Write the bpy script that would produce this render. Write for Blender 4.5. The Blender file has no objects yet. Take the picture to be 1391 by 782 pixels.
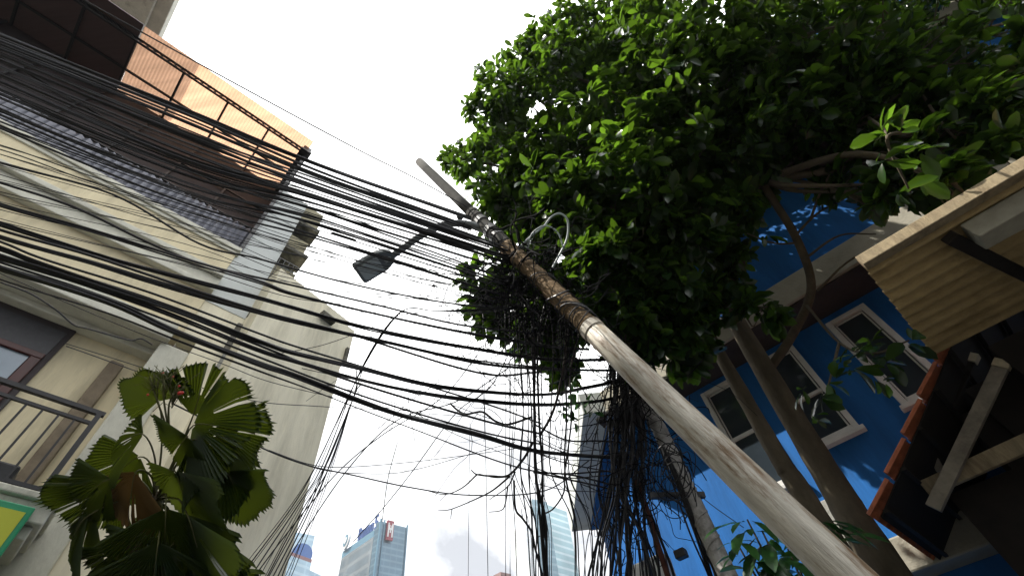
import bpy, math, random
import numpy as np
from mathutils import Vector, Matrix
random.seed(7); rng = np.random.default_rng(7)
S = bpy.context.scene
COL = S.collection

# ------------------------------------------------------------------ camera (matched from the vanishing points)
FP, CX, CY = 650.0, 695.0, 391.0
CAM = np.array([0, 0, 1.6])
upc = np.array([618-CX, 475.0, -FP]); upc /= np.linalg.norm(upc)
fwc = np.array([0, 0, -1.0]); YC = fwc-fwc.dot(upc)*upc; YC /= np.linalg.norm(YC); XC = np.cross(YC, upc)
def ray(px, py):
    v = np.array([(px-CX)/FP, -(py-CY)/FP, -1.0])
    return np.array([v@XC, v@YC, v@upc])
def U(px, py, d): return CAM+ray(px, py)*d
def Uz(px, py, z):
    r = ray(px, py); return CAM+r*((z-CAM[2])/r[2])
cd = bpy.data.cameras.new('camera'); cam = bpy.data.objects.new('camera', cd); COL.objects.link(cam)
cd.sensor_width = 36; cd.lens = FP/1391*36; cd.clip_start = .05; cd.clip_end = 5000
cd.shift_x = .5/1391; 
R = Matrix(((XC[0], XC[1], XC[2]), (YC[0], YC[1], YC[2]), (upc[0], upc[1], upc[2])))
cam.matrix_world = Matrix.Translation(CAM) @ R.to_4x4()
S.camera = cam

# ------------------------------------------------------------------ materials
MATS = {}
def mat(name, col, rough=.7, var=.25, scale=6, bump=0, bscale=30, spec=.4, metal=0, col2=None, c2lo=.5, c2hi=.7, c2scale=2.0, stretch=(1, 1, 1), rot=None):
    if name in MATS: return MATS[name]
    m = bpy.data.materials.new(name); m.use_nodes = True; MATS[name] = m
    N, L = m.node_tree.nodes, m.node_tree.links
    b = N['Principled BSDF']
    b.inputs['Roughness'].default_value = rough; b.inputs['Metallic'].default_value = metal
    b.inputs['Specular IOR Level'].default_value = spec
    tc = N.new('ShaderNodeTexCoord'); mp = N.new('ShaderNodeMapping'); mp.inputs['Scale'].default_value = stretch
    if rot:
        m0 = N.new('ShaderNodeMapping'); m0.inputs['Rotation'].default_value = rot; L.new(tc.outputs['Object'], m0.inputs['Vector']); L.new(m0.outputs['Vector'], mp.inputs['Vector'])
    else: L.new(tc.outputs['Object'], mp.inputs['Vector'])
    n = N.new('ShaderNodeTexNoise'); n.inputs['Scale'].default_value = scale; n.inputs['Detail'].default_value = 6; n.inputs['Roughness'].default_value = .65
    L.new(mp.outputs['Vector'], n.inputs['Vector'])
    mr = N.new('ShaderNodeMapRange'); mr.inputs['From Min'].default_value = .3; mr.inputs['From Max'].default_value = .7
    mr.inputs['To Min'].default_value = 1-var; mr.inputs['To Max'].default_value = 1+var*.6
    L.new(n.outputs['Fac'], mr.inputs['Value'])
    vm = N.new('ShaderNodeVectorMath'); vm.operation = 'SCALE'; vm.inputs[0].default_value = col[:3]
    L.new(mr.outputs['Result'], vm.inputs['Scale'])
    out = vm.outputs['Vector']
    if col2 is not None:
        n2 = N.new('ShaderNodeTexNoise'); n2.inputs['Scale'].default_value = c2scale; n2.inputs['Detail'].default_value = 8; n2.inputs['Roughness'].default_value = .7
        L.new(mp.outputs['Vector'], n2.inputs['Vector'])
        r2 = N.new('ShaderNodeMapRange'); r2.inputs['From Min'].default_value = c2lo; r2.inputs['From Max'].default_value = c2hi
        L.new(n2.outputs['Fac'], r2.inputs['Value'])
        mx = N.new('ShaderNodeMix'); mx.data_type = 'RGBA'
        L.new(r2.outputs['Result'], mx.inputs[0]); L.new(out, mx.inputs[6]); mx.inputs[7].default_value = (*col2, 1)
        out = mx.outputs[2]
    L.new(out, b.inputs['Base Color'])
    if bump:
        n3 = N.new('ShaderNodeTexNoise'); n3.inputs['Scale'].default_value = bscale; n3.inputs['Detail'].default_value = 5
        L.new(mp.outputs['Vector'], n3.inputs['Vector'])
        bp = N.new('ShaderNodeBump'); bp.inputs['Strength'].default_value = bump; bp.inputs['Distance'].default_value = .02
        L.new(n3.outputs['Fac'], bp.inputs['Height']); L.new(bp.outputs['Normal'], b.inputs['Normal'])
    return m
def leafmat(name, dark, light, trans, tfac=.45, rough=.33, spec=.5):
    m = bpy.data.materials.new(name); m.use_nodes = True; MATS[name] = m
    N, L = m.node_tree.nodes, m.node_tree.links; b = N['Principled BSDF']; o = N['Material Output']
    g = N.new('ShaderNodeNewGeometry')
    mx = N.new('ShaderNodeMix'); mx.data_type = 'RGBA'; mx.inputs[6].default_value = (*dark, 1); mx.inputs[7].default_value = (*light, 1)
    L.new(g.outputs['Random Per Island'], mx.inputs[0]); L.new(mx.outputs[2], b.inputs['Base Color'])
    b.inputs['Roughness'].default_value = rough; b.inputs['Specular IOR Level'].default_value = spec
    t = N.new('ShaderNodeBsdfTranslucent')
    mt = N.new('ShaderNodeMix'); mt.data_type = 'RGBA'; mt.inputs[6].default_value = (*[c*.35 for c in trans], 1); mt.inputs[7].default_value = (*trans, 1)
    pw = N.new('ShaderNodeMath'); pw.operation = 'POWER'; pw.inputs[1].default_value = 2.5; L.new(g.outputs['Random Per Island'], pw.inputs[0]); L.new(pw.outputs[0], mt.inputs[0]); L.new(mt.outputs[2], t.inputs['Color'])
    ms = N.new('ShaderNodeMixShader'); ms.inputs[0].default_value = tfac
    L.new(b.outputs[0], ms.inputs[1]); L.new(t.outputs[0], ms.inputs[2]); L.new(ms.outputs[0], o.inputs['Surface'])
    return m
def panelmat(name, col, trans, tfac):
    m = mat(name, col, .35, .18, 3, stretch=(.5, 6, 1))
    N, L = m.node_tree.nodes, m.node_tree.links; b = N['Principled BSDF']; o = N['Material Output']
    t = N.new('ShaderNodeBsdfTranslucent'); ms = N.new('ShaderNodeMixShader'); ms.inputs[0].default_value = tfac
    tc = N.new('ShaderNodeTexCoord'); mp = N.new('ShaderNodeMapping'); mp.inputs['Rotation'].default_value = (0, 0, -math.radians(49)); mp.inputs['Scale'].default_value = (.35, 3, 1)
    n = N.new('ShaderNodeTexNoise'); n.inputs['Scale'].default_value = 2.2; n.inputs['Detail'].default_value = 6
    L.new(tc.outputs['Object'], mp.inputs['Vector']); L.new(mp.outputs['Vector'], n.inputs['Vector'])
    mx = N.new('ShaderNodeMix'); mx.data_type = 'RGBA'; mx.inputs[6].default_value = (*[c*.78 for c in trans], 1); mx.inputs[7].default_value = (*trans, 1)
    r = N.new('ShaderNodeMapRange'); r.inputs['From Min'].default_value = .35; r.inputs['From Max'].default_value = .65
    L.new(n.outputs['Fac'], r.inputs['Value']); L.new(r.outputs['Result'], mx.inputs[0]); L.new(mx.outputs[2], t.inputs['Color'])
    L.new(b.outputs[0], ms.inputs[1]); L.new(t.outputs[0], ms.inputs[2]); L.new(ms.outputs[0], o.inputs['Surface'])
    return m
def glass_facade(name, colA, colB, floor_h, bay, ax, metal=.6, rough=.25):
    """curtain wall: floor bands and mullions in the wall's own coordinates (ax = horizontal direction)"""
    m = bpy.data.materials.new(name); m.use_nodes = True; MATS[name] = m
    N, L = m.node_tree.nodes, m.node_tree.links; b = N['Principled BSDF']
    b.inputs['Metallic'].default_value = metal; b.inputs['Roughness'].default_value = rough
    tc = N.new('ShaderNodeTexCoord'); sx = N.new('ShaderNodeSeparateXYZ'); L.new(tc.outputs['Object'], sx.inputs[0])
    def band(sock, period, duty):
        d = N.new('ShaderNodeMath'); d.operation = 'DIVIDE'; L.new(sock, d.inputs[0]); d.inputs[1].default_value = period
        f = N.new('ShaderNodeMath'); f.operation = 'FRACT'; L.new(d.outputs[0], f.inputs[0])
        c = N.new('ShaderNodeMath'); c.operation = 'LESS_THAN'; L.new(f.outputs[0], c.inputs[0]); c.inputs[1].default_value = duty
        return c.outputs[0]
    dt = N.new('ShaderNodeVectorMath'); dt.operation = 'DOT_PRODUCT'; L.new(tc.outputs['Object'], dt.inputs[0]); dt.inputs[1].default_value = ax
    h = band(sx.outputs['Z'], floor_h, .32); v = band(dt.outputs['Value'], bay, .14)
    mxm = N.new('ShaderNodeMath'); mxm.operation = 'MAXIMUM'; L.new(h, mxm.inputs[0])
    vs = N.new('ShaderNodeMath'); vs.operation = 'MULTIPLY'; L.new(v, vs.inputs[0]); vs.inputs[1].default_value = .6; L.new(vs.outputs[0], mxm.inputs[1])
    no = N.new('ShaderNodeTexNoise'); no.inputs['Scale'].default_value = .06; no.inputs['Detail'].default_value = 4; L.new(tc.outputs['Object'], no.inputs['Vector'])
    mx = N.new('ShaderNodeMix'); mx.data_type = 'RGBA'; mx.inputs[6].default_value = (*colA, 1); mx.inputs[7].default_value = (*colB, 1)
    L.new(mxm.outputs[0], mx.inputs[0])
    m2 = N.new('ShaderNodeVectorMath'); m2.operation = 'SCALE'
    mr = N.new('ShaderNodeMapRange'); mr.inputs['From Min'].default_value = .3; mr.inputs['From Max'].default_value = .7; mr.inputs['To Min'].default_value = .8; mr.inputs['To Max'].default_value = 1.15
    L.new(no.outputs['Fac'], mr.inputs['Value']); L.new(mx.outputs[2], m2.inputs[0]); L.new(mr.outputs['Result'], m2.inputs['Scale'])
    L.new(m2.outputs['Vector'], b.inputs['Base Color'])
    return m

CREAM = mat('cream_plaster', (.72, .635, .43), .85, .10, 3, .25, 25, .2, col2=(.36, .32, .22), c2lo=.46, c2hi=.80, c2scale=2.0, stretch=(1.4, 1.4, .25))
CREAM2 = mat('pale_cream_plaster', (.82, .765, .59), .85, .10, 3, .2, 20, .2, col2=(.40, .37, .27), c2lo=.46, c2hi=.82, c2scale=1.8, stretch=(1.5, 1.5, .22))
TRIM = mat('weathered_white_trim', (.60, .59, .50), .8, .18, 5, .3, 30, .2, col2=(.2, .19, .15), c2lo=.55, c2hi=.8, c2scale=2.5, stretch=(1, 1, .5))
PALEGREY = mat('pale_grey_cladding', (.55, .58, .56), .6, .12, 3, 0, 30, .3, col2=(.36, .38, .36), c2lo=.5, c2hi=.8, c2scale=3)
DIRTY = mat('dirty_concrete', (.16, .15, .12), .9, .5, 8, .5, 30, .2, col2=(.05, .05, .04), c2lo=.45, c2hi=.65, c2scale=5)
KHAKI = mat('khaki_panel', (.30, .27, .17), .8, .3, 4, .1)
CONC = mat('grey_concrete', (.33, .33, .30), .85, .2, 4, .3, 30, .2, col2=(.2, .2, .18), c2lo=.5, c2hi=.75, c2scale=2)
LEDGE = mat('ledge_concrete', (.34, .32, .26), .85, .18, 4, .3, 30, .2, col2=(.17, .16, .13), c2lo=.5, c2hi=.8, c2scale=2)
BLACKM = mat('black_metal', (.018, .018, .02), .5, .3, 20, 0, 30, .4)
DARKM = mat('dark_grey_metal', (.035, .035, .04), .5, .3, 20)
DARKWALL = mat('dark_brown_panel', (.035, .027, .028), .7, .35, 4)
PIPEBROWN = mat('stained_brown_concrete', (.20, .16, .11), .9, .3, 6, .3)
DARKWOOD = mat('dark_red_wood', (.06, .014, .011), .45, .4, 8, stretch=(1, 1, .2))
GLASSB = mat('window_glass', (.03, .04, .05), .06, .2, 2, 0, 30, .8)
PALEGLASS = mat('pale_window_glass', (.20, .26, .32), .1, .2, 2, 0, 30, .8)
BLUE = mat('blue_painted_wall', (.013, .12, .38), .75, .16, 2.5, .2, 22, .2, col2=(.006, .05, .15), c2lo=.46, c2hi=.85, c2scale=2.2, stretch=(1.5, 1.5, .22))
WFRAME = mat('white_painted_frame', (.55, .55, .53), .6, .12, 10)
CORR = mat('grey_corrugated_metal', (.13, .135, .165), .45, .25, 5, 0, 30, .4, metal=.2)
SHEET = mat('brown_fibre_sheet', (.44, .33, .165), .85, .25, 5, .4, 35, .1, col2=(.24, .17, .08), c2lo=.5, c2hi=.8, c2scale=3)
TILE = mat('terracotta_tile', (.42, .13, .06), .75, .35, 9, .4, 30, .2, col2=(.16, .06, .035), c2lo=.5, c2hi=.75, c2scale=6)
WOOD = mat('weathered_timber', (.30, .24, .15), .8, .35, 5, .35, 40, .2, col2=(.14, .10, .06), c2lo=.48, c2hi=.75, c2scale=4, stretch=(3, 3, .6))
WOODG = mat('grey_timber', (.27, .24, .19), .8, .35, 5, .35, 40, .2, col2=(.12, .10, .08), c2lo=.48, c2hi=.75, c2scale=4)
PALEWOOD = mat('pale_block_wood', (.50, .43, .30), .8, .2, 20)
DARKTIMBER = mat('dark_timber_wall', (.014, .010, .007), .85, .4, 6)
POLEM = mat('aged_galvanised_pole', (.46, .43, .36), .5, .32, 9, .3, 45, .4, col2=(.13, .075, .03), c2lo=.47, c2hi=.62, c2scale=7, stretch=(2.0, 2.0, .30), rot=(math.radians(4), math.radians(18.7), 0))
PIPEM = mat('grey_top_pipe', (.085, .083, .078), .95, .25, 10, 0, 30, .05)
SLEEVE = mat('brown_fibrous_sleeve', (.24, .17, .10), .95, .55, 14, 1.0, 30, .1, col2=(.06, .045, .03), c2lo=.45, c2hi=.65, c2scale=9, stretch=(3, 3, .5), rot=(math.radians(4), math.radians(18.7), 0))
CABLE = mat('black_cable_rubber', (.014, .014, .016), .5, .3, 15, 0, 30, .45)
TANGLE = mat('matt_cut_wire', (.008, .008, .009), .9, .4, 15, 0, 30, .1)
CABLEG = mat('faded_cable_rubber', (.035, .036, .04), .55, .3, 15, 0, 30, .4)
CABLEH = mat('worn_grey_cable', (.07, .072, .078), .6, .4, 12, 0, 30, .3)
CABLEW = mat('pale_cable_jacket', (.36, .42, .42), .5, .15, 10)
CONDUIT = mat('grey_conduit', (.36, .35, .33), .7, .3, 8, .4, 30, .3, col2=(.10, .09, .08), c2lo=.48, c2hi=.7, c2scale=7)
RUST = mat('rusty_pipe', (.10, .035, .022), .8, .5, 12, .4, 40, .3, col2=(.05, .035, .03), c2lo=.45, c2hi=.65, c2scale=6)
BARK = mat('mottled_bark', (.095, .078, .052), .9, .35, 7, .7, 25, .15, col2=(.06, .05, .035), c2lo=.45, c2hi=.7, c2scale=5, stretch=(1, 1, .45))
TWIG = mat('dead_twig', (.05, .042, .035), .9, .3, 10)
LAMPG = mat('grey_lamp_housing', (.20, .22, .22), .45, .2, 10)
LAMPP = mat('lamp_lens_panel', (.55, .6, .58), .3, .15, 8)
WHITEB = mat('white_plastic_box', (.62, .63, .62), .5, .15, 6)
SIGNY = mat('yellow_green_sign_face', (.42, .45, .02), .5, .06, 2)
SIGNG = mat('green_sign_border', (.01, .25, .11), .5, .1, 4)
REDF = mat('red_fruit', (.45, .03, .02), .4, .2, 20)
STALK = mat('palm_stalk', (.10, .10, .035), .7, .3, 10)
GROUND = mat('street_asphalt', (.04, .039, .037), .9, .3, 2, .2)
LEAF = leafmat('tree_leaf', (.004, .014, .004), (.014, .042, .007), (.26, .52, .03), .25, .25, .55)
LEAFN = leafmat('shrub_leaf', (.010, .04, .012), (.03, .09, .02), (.10, .32, .04), .3, .28, .55)
PALML = leafmat('palm_leaf', (.009, .026, .005), (.022, .042, .006), (.30, .39, .025), .38, .45, .35)
PALMB = leafmat('dry_palm_leaf', (.10, .055, .02), (.16, .10, .03), (.26, .14, .04), .25, .6, .2)
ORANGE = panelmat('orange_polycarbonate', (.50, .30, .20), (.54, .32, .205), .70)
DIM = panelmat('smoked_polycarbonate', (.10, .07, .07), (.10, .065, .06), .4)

# ------------------------------------------------------------------ mesh helpers
class MB:
    def __init__(s): s.v = []; s.f = []; s.mi = []
    def add(s, vs, fs, mi=0):
        k = len(s.v); s.v += [tuple(map(float, p)) for p in vs]; s.f += [tuple(i+k for i in f) for f in fs]; s.mi += [mi]*len(fs)
    def box8(s, p, mi=0):
        s.add(p, [(0, 3, 2, 1), (4, 5, 6, 7), (0, 1, 5, 4), (1, 2, 6, 5), (2, 3, 7, 6), (3, 0, 4, 7)], mi)
    def tube(s, pts, r, n=6, mi=0, cap=True):
        P = np.array(pts, float); m = len(P)
        rr = np.full(m, r, float) if np.isscalar(r) else np.interp(np.linspace(0, 1, m), np.linspace(0, 1, len(r)), r)
        T = np.gradient(P, axis=0); T /= np.linalg.norm(T, axis=1)[:, None]+1e-12
        a = np.array([0, 0, 1.0]) if abs(T[0][2]) < .9 else np.array([1.0, 0, 0])
        u = np.cross(T[0], a); u /= np.linalg.norm(u)
        vs = []
        for i in range(m):
            u = u-T[i]*(u@T[i]); u /= np.linalg.norm(u)+1e-12; w = np.cross(T[i], u)
            for k in range(n):
                t = 2*math.pi*k/n; vs.append(P[i]+rr[i]*(math.cos(t)*u+math.sin(t)*w))
        fs = [(i*n+k, i*n+(k+1) % n, (i+1)*n+(k+1) % n, (i+1)*n+k) for i in range(m-1) for k in range(n)]
        if cap: fs += [tuple(range(n-1, -1, -1)), tuple((m-1)*n+k for k in range(n))]
        s.add(vs, fs, mi)
    def bar(s, p, q, w, h, upv=(0, 0, 1), mi=0):
        p, q = np.array(p, float), np.array(q, float); t = q-p; t /= np.linalg.norm(t)
        u = np.cross(t, np.array(upv, float)); u /= np.linalg.norm(u); v = np.cross(u, t)
        c = [(-w/2, -h/2), (w/2, -h/2), (w/2, h/2), (-w/2, h/2)]
        s.box8([p+u*a+v*b for a, b in c]+[q+u*a+v*b for a, b in c], mi)
    def build(s, name, mats, parent=None, smooth=False, bevel=0):
        me = bpy.data.meshes.new(name); me.from_pydata(s.v, [], s.f)
        mats = mats if isinstance(mats, (list, tuple)) else [mats]
        for m in mats: me.materials.append(m)
        if len(mats) > 1: me.polygons.foreach_set('material_index', s.mi)
        if smooth: me.polygons.foreach_set('use_smooth', [True]*len(me.polygons))
        me.update()
        o = bpy.data.objects.new(name, me); COL.objects.link(o)
        if parent is not None: par(o, parent)
        if bevel:
            b = o.modifiers.new('bevel', 'BEVEL'); b.width = bevel; b.segments = 2; b.limit_method = 'ANGLE'
        return o
def par(o, p):
    o.parent = p
    q, M = p, Matrix.Identity(4)
    while q is not None:
        if q.type == 'EMPTY': M = Matrix.Translation(-Vector(q.location)) @ M
        q = None
    if p.type == 'EMPTY': o.matrix_parent_inverse = M
def tag(o, label, cat, group=None, kind=None):
    o['label'] = label; o['category'] = cat
    if group: o['group'] = group
    if kind: o['kind'] = kind
    return o
def empty(name, loc, label, cat, group=None):
    o = bpy.data.objects.new(name, None); COL.objects.link(o); o.location = tuple(map(float, loc)); o.empty_display_size = .2
    return tag(o, label, cat, group)
def cr(pts, n=8):
    """Catmull-Rom through the points"""
    P = [np.array(p, float) for p in pts]
    if len(P) == 2: return [P[0]+(P[1]-P[0])*t for t in np.linspace(0, 1, n+1)]
    P = [2*P[0]-P[1]]+P+[2*P[-1]-P[-2]]; out = []
    for i in range(1, len(P)-2):
        a, b, c, d = P[i-1:i+3]
        for t in np.linspace(0, 1, n, endpoint=False):
            out.append(.5*((2*b)+(c-a)*t+(2*a-5*b+4*c-d)*t*t+(3*b-a-3*c+d)*t**3))
    out.append(P[-2]); return out
def path(pix, d0, d1, n=8):
    """a wire in space: image points, with the depth running straight from d0 to d1"""
    p = np.array(cr([(x, y, 0) for x, y in pix], n))[:, :2]
    L = np.concatenate([[0], np.cumsum(np.linalg.norm(np.diff(p, axis=0), axis=1))]); L /= L[-1]
    return [U(x, y, 1/((1-t)/d0+t/d1)) for (x, y), t in zip(p, L)]
class Frame:
    """a wall: a runs along it, b stands out of it towards the street"""
    def __init__(s, d, n, D): s.d, s.n, s.D = np.array([*d, 0]), np.array([*n, 0]), D
    def pt(s, a, b, z): return s.d*a+s.n*(b-s.D)+np.array([0, 0, z])
    def az(s, px, py, b=0):
        r = ray(px, py); t = (b-s.D)/(r@s.n); p = CAM+r*t; return float(p@s.d), float(p[2])
    def box(s, mb, a0, a1, b0, b1, z0, z1, mi=0):
        q = [s.pt(a, b, z) for z in (z0, z1) for a, b in ((a0, b0), (a1, b0), (a1, b1), (a0, b1))]
        mb.box8(q, mi)
def hd(px, py):
    r = ray(px, py)[:2]; return r/np.linalg.norm(r)
e1 = hd(1760, 1105); e2 = hd(-800, 1520)
D1, D2 = 5.4, 6.8
LF = Frame(e1, (e1[1], -e1[0]), D1)
n2 = np.array([-e2[1], e2[0]]); n2 = n2 if n2[1] < 0 else -n2
RF = Frame(e2, n2, D2)

# ------------------------------------------------------------------ ground
g = MB(); g.add([(-1500, -1500, 0), (1500, -1500, 0), (1500, 1500, 0), (-1500, 1500, 0)], [(0, 1, 2, 3)])
go = g.build('ground', GROUND); go['kind'] = 'structure'

# ------------------------------------------------------------------ left building: cream shophouse
A0, AE = -7.0, -.07
bl = empty('shophouse', LF.pt(-3, 0, 0), 'cream shophouse with balcony, grey corrugated strip and orange translucent terrace canopy', 'building')
m = MB()
LF.box(m, A0, AE, -.45, 0, 7.70, 8.33); LF.box(m, A0, AE, -.45, 0, 6.46, 7.25)
LF.box(m, A0, AE, -.45, -.004, 7.25, 7.70)
LF.box(m, A0, -.20, -.8, -.30, 0, 6.20)
m.build('wall', CREAM, bl)
m = MB()
LF.box(m, A0, AE+.02, -.3, .10, 7.27, 7.36); LF.box(m, A0, AE+.02, -.3, .055, 7.363, 7.58); LF.box(m, A0, AE+.02, -.3, .12, 7.583, 7.68)
m.build('cornice', TRIM, bl, bevel=.012)
m = MB(); LF.box(m, A0, AE+.03, -.5, .05, 8.333, 8.43); LF.box(m, A0, AE+.03, -.5, .025, 8.26, 8.33)
m.build('parapet_cap', TRIM, bl, bevel=.01)
m = MB(); LF.box(m, A0, -.14, -.9, .10, 6.2, 6.457); LF.box(m, A0, -.15, -.7, -.16, 6.12, 6.198)
m.build('eave_slab', TRIM, bl, bevel=.015)
m = MB(); LF.box(m, -.2, .12, -.62, .02, 0, 6.2); m.build('corner_pier', TRIM, bl, bevel=.02)
# stained downpipe boxing on the recessed wall
a_, z_ = LF.az(168, 484, -.3)
m = MB(); LF.box(m, a_-.07, a_+.07, -.3, -.18, 3.9, 5.88); m.build('downpipe_casing', PIPEBROWN, bl, bevel=.02)
# door leaf with panes
da, dz = LF.az(103, 452, -.3)
dr = MB(); LF.box(dr, da-1.5, da, -.32, -.27, 3.95, dz); dr = dr.build('door', DARKWALL, bl)
m = MB()
for a0, a1, z0, z1 in ((da-1.42, da-.05, dz-.50, dz-.43), (da-.14, da-.05, 3.95, dz-.5), (da-.80, da-.70, 3.95, dz-.5), (da-.7, da-.14, dz-.95, dz-.88), (da-.7, da-.14, 3.95, 4.6)):
    LF.box(m, a0, a1, -.27, -.235, z0, z1)
m.build('frame', DARKWOOD, dr, bevel=.008)
m = MB(); LF.box(m, da-.69, da-.15, -.268, -.262, 4.6, dz-.5); m.build('pane', PALEGLASS, dr)
m = MB(); LF.box(m, da-1.42, da-.05, -.268, -.262, dz-.42, dz-.08); m.build('transom', DARKM, dr)
# balcony slab and rail
BB = .5
ra, rz = LF.az(145, 560, BB-.03)
bz = LF.az(65, 672, BB-.03)[1]
m = MB(); LF.box(m, A0, ra+.10, -.3, BB+.02, bz-.24, bz-.09); LF.box(m, A0, ra+.13, -.3, BB+.06, bz-.088, bz-.03)
LF.box(m, A0, ra+.06, -.3, BB-.03, bz-.34, bz-.242)
m.build('balcony_slab', TRIM, bl, bevel=.012)
m = MB()
LF.box(m, A0, ra, BB-.07, BB-.03, rz-.04, rz); LF.box(m, A0, ra-.04, BB-.06, BB-.035, rz-.15, rz-.12)
LF.box(m, A0, ra-.04, BB-.06, BB-.035, bz+.02, bz+.05)
LF.box(m, ra-.06, ra-.02, BB-.07, BB-.03, bz-.03, rz-.04)
for i in range(36):
    a = ra-.17-i*.118; LF.box(m, a-.008, a+.008, BB-.055, BB-.039, bz+.05, rz-.12)
m.build('balcony_rail', BLACKM, bl)
m = MB(); LF.box(m, ra-.62, ra-.26, .12, .40, bz-.028, bz+.20); m.build('planter_box', BLACKM, bl, bevel=.02)
# corrugated strip above the parapet
m = MB(); zc0, zc1 = 8.432, 9.12; na = 64; aa = np.linspace(A0, AE, na*2+1)
vs = [LF.pt(a, -.06+(.026 if (i//1) % 2 else -.022), z) for z in (zc0, zc1) for i, a in enumerate(aa)]
k = len(aa); m.add(vs, [(i, i+1, k+i+1, k+i) for i in range(k-1)])
vs = [LF.pt(a, -.13+(.026 if (i//1) % 2 else -.022), z) for z in (zc0, zc1) for i, a in enumerate(aa)]
m.add(vs, [(i, k+i, k+i+1, i+1) for i in range(k-1)])
m.build('corrugated_strip', CORR, bl)
# roof terrace: canopy on a truss, dark behind
pt = Uz(190, 42, 0)
ZC = 1.6+(10.8-1.6)*1.2
def canopy_ab(px, py):
    p = Uz(px, py, ZC); return float(p@LF.d), float(p@LF.n)+D1
aC0, bC0 = canopy_ab(190, 42); aC1, bC1 = canopy_ab(415, 205); bBack = -1.25
aT = -.06
m = MB()
def corr_sheet(mb, a0, a1, b0, b1, z, amp=.006, per=.06):
    n = int(abs(a1-a0)/per)*2; A = np.linspace(a0, a1, n+1)
    vs = [LF.pt(a, b, z+(amp if i % 2 else -amp)) for b in (b0, b1) for i, a in enumerate(A)]; k = len(A)
    mb.add(vs, [(i, i+1, k+i+1, k+i) for i in range(k-1)])
corr_sheet(m, aC0, aT-.02, bBack-.1, .28, ZC+.14)
m.build('canopy_sheet', ORANGE, bl)
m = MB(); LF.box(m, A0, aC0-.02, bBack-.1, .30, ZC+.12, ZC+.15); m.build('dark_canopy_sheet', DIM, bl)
m = MB()
for z in (ZC+.08, ZC-.06):
    LF.box(m, A0, aT, -.02, .02, z, z+.03)
a = A0; up_ = True
while a < aT-.14:
    m.bar(LF.pt(a, 0, ZC-.03 if up_ else ZC+.08), LF.pt(a+.13, 0, ZC+.08 if up_ else ZC-.03), .014, .014); a += .13; up_ = not up_
LF.box(m, A0, aT, bBack+.52, bBack+.56, ZC+.03, ZC+.07)
nb = 4
step = (aT-aC0)/nb
for i in range(-5, nb+1):
    a = aC0+i*step; LF.box(m, a-.018, a+.018, bBack, -.022, ZC+.02, ZC+.072)
LF.box(m, aT-.03, aT+.03, -.03, .03, 8.44, ZC+.1)
for i in range(1, 8):
    a = aT-.9*i; LF.box(m, a-.02, a+.02, bBack+.04, bBack+.08, 9.1, ZC+.02)
for z in (9.9, 10.7, 11.5): LF.box(m, A0, aT, bBack+.04, bBack+.075, z, z+.035)
for z in (9.7, 10.5, 11.4): LF.box(m, aT-.025, aT+.01, bBack+.1, -.04, z, z+.05)
m.build('canopy_truss', BLACKM, bl)
m = MB(); LF.box(m, aT-.13, aT+.05, bBack, .10, ZC-.10, ZC+.12); LF.box(m, aT-.16, aT+.08, -.10, .14, ZC-.16, ZC-.102); m.build('end_beam', BLACKM, bl)
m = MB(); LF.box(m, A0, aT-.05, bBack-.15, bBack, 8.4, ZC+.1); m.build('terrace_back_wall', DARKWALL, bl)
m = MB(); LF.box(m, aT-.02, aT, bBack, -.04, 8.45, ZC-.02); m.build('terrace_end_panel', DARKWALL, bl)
# upper roof slab
aS = float(Uz(215, 50, 15.3)@LF.d)
m = MB(); LF.box(m, A0, aS, -2.2, .4, 15.3, 15.6); LF.box(m, A0, aS-.28, -2.2, .10, 15.18, 15.297); LF.box(m, A0, aS-1.0, -2.2, -.35, 15.05, 15.178)
m.build('upper_roof_slab', TRIM, bl, bevel=.02)
m = MB(); LF.box(m, A0, aS-1.2, -3.2, bBack-.2, 12.4, 15.05); m.build('upper_wall', TRIM, bl)

# signboard below the balcony
sa, sz = LF.az(50, 688, BB+.10)
sg = empty('signboard', LF.pt(sa-1, BB+.06, sz-1.1), 'yellow green signboard with a dark green border under the balcony', 'sign')
m = MB(); LF.box(m, sa-2.4, sa, BB+.03, BB+.09, sz-1.2, sz); m.build('border', SIGNG, sg, bevel=.01)
m = MB(); LF.box(m, sa-2.35, sa-.035, BB+.091, BB+.10, sz-1.15, sz-.055); m.build('face', SIGNY, sg)

# ------------------------------------------------------------------ narrow tower at the end of the shophouse
aB1 = .84
bt = empty('narrow_building', LF.pt(.4, -.3, 0), 'narrow building with pale grey cladding and grimy service balconies behind the cables', 'building')
m = MB(); LF.box(m, .12, aB1, -.9, -.03, 0, 6.46); LF.box(m, AE+.003, aB1, -.9, -.028, 6.462, 7.15); m.build('wall', CREAM2, bt)
m = MB(); LF.box(m, AE+.003, aB1-.36, -.9, -.02, 7.152, 10.75); LF.box(m, aB1-.36, aB1, -.9, -.36, 7.152, 10.75)
for z in (8.0, 8.9, 9.8): LF.box(m, AE+.01, aB1-.362, -.4, -.012, z, z+.02)
m.build('cladding', PALEGREY, bt)
for z in (7.16, 8.12, 9.05, 9.95):
    m = MB(); LF.box(m, aB1-.36, aB1+.05, -.36, .04, z, z+.10); m.build('balcony_ledge', DIRTY, bt, bevel=.01)
for q in ((aB1-.358, aB1, -.36, -.06, 8.222, 8.62), (aB1-.355, aB1-.03, -.36, -.05, 9.152, 9.60), (aB1-.355, aB1, -.36, -.04, 10.052, 10.74)):
    m = MB(); LF.box(m, *q); m.build('balcony_panel', KHAKI, bt)
m = MB(); LF.box(m, aB1-.33, aB1-.05, -.34, .03, 7.50, 7.78)
ac = m.build('air_conditioner', PALEGREY, bt, bevel=.02)
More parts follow.
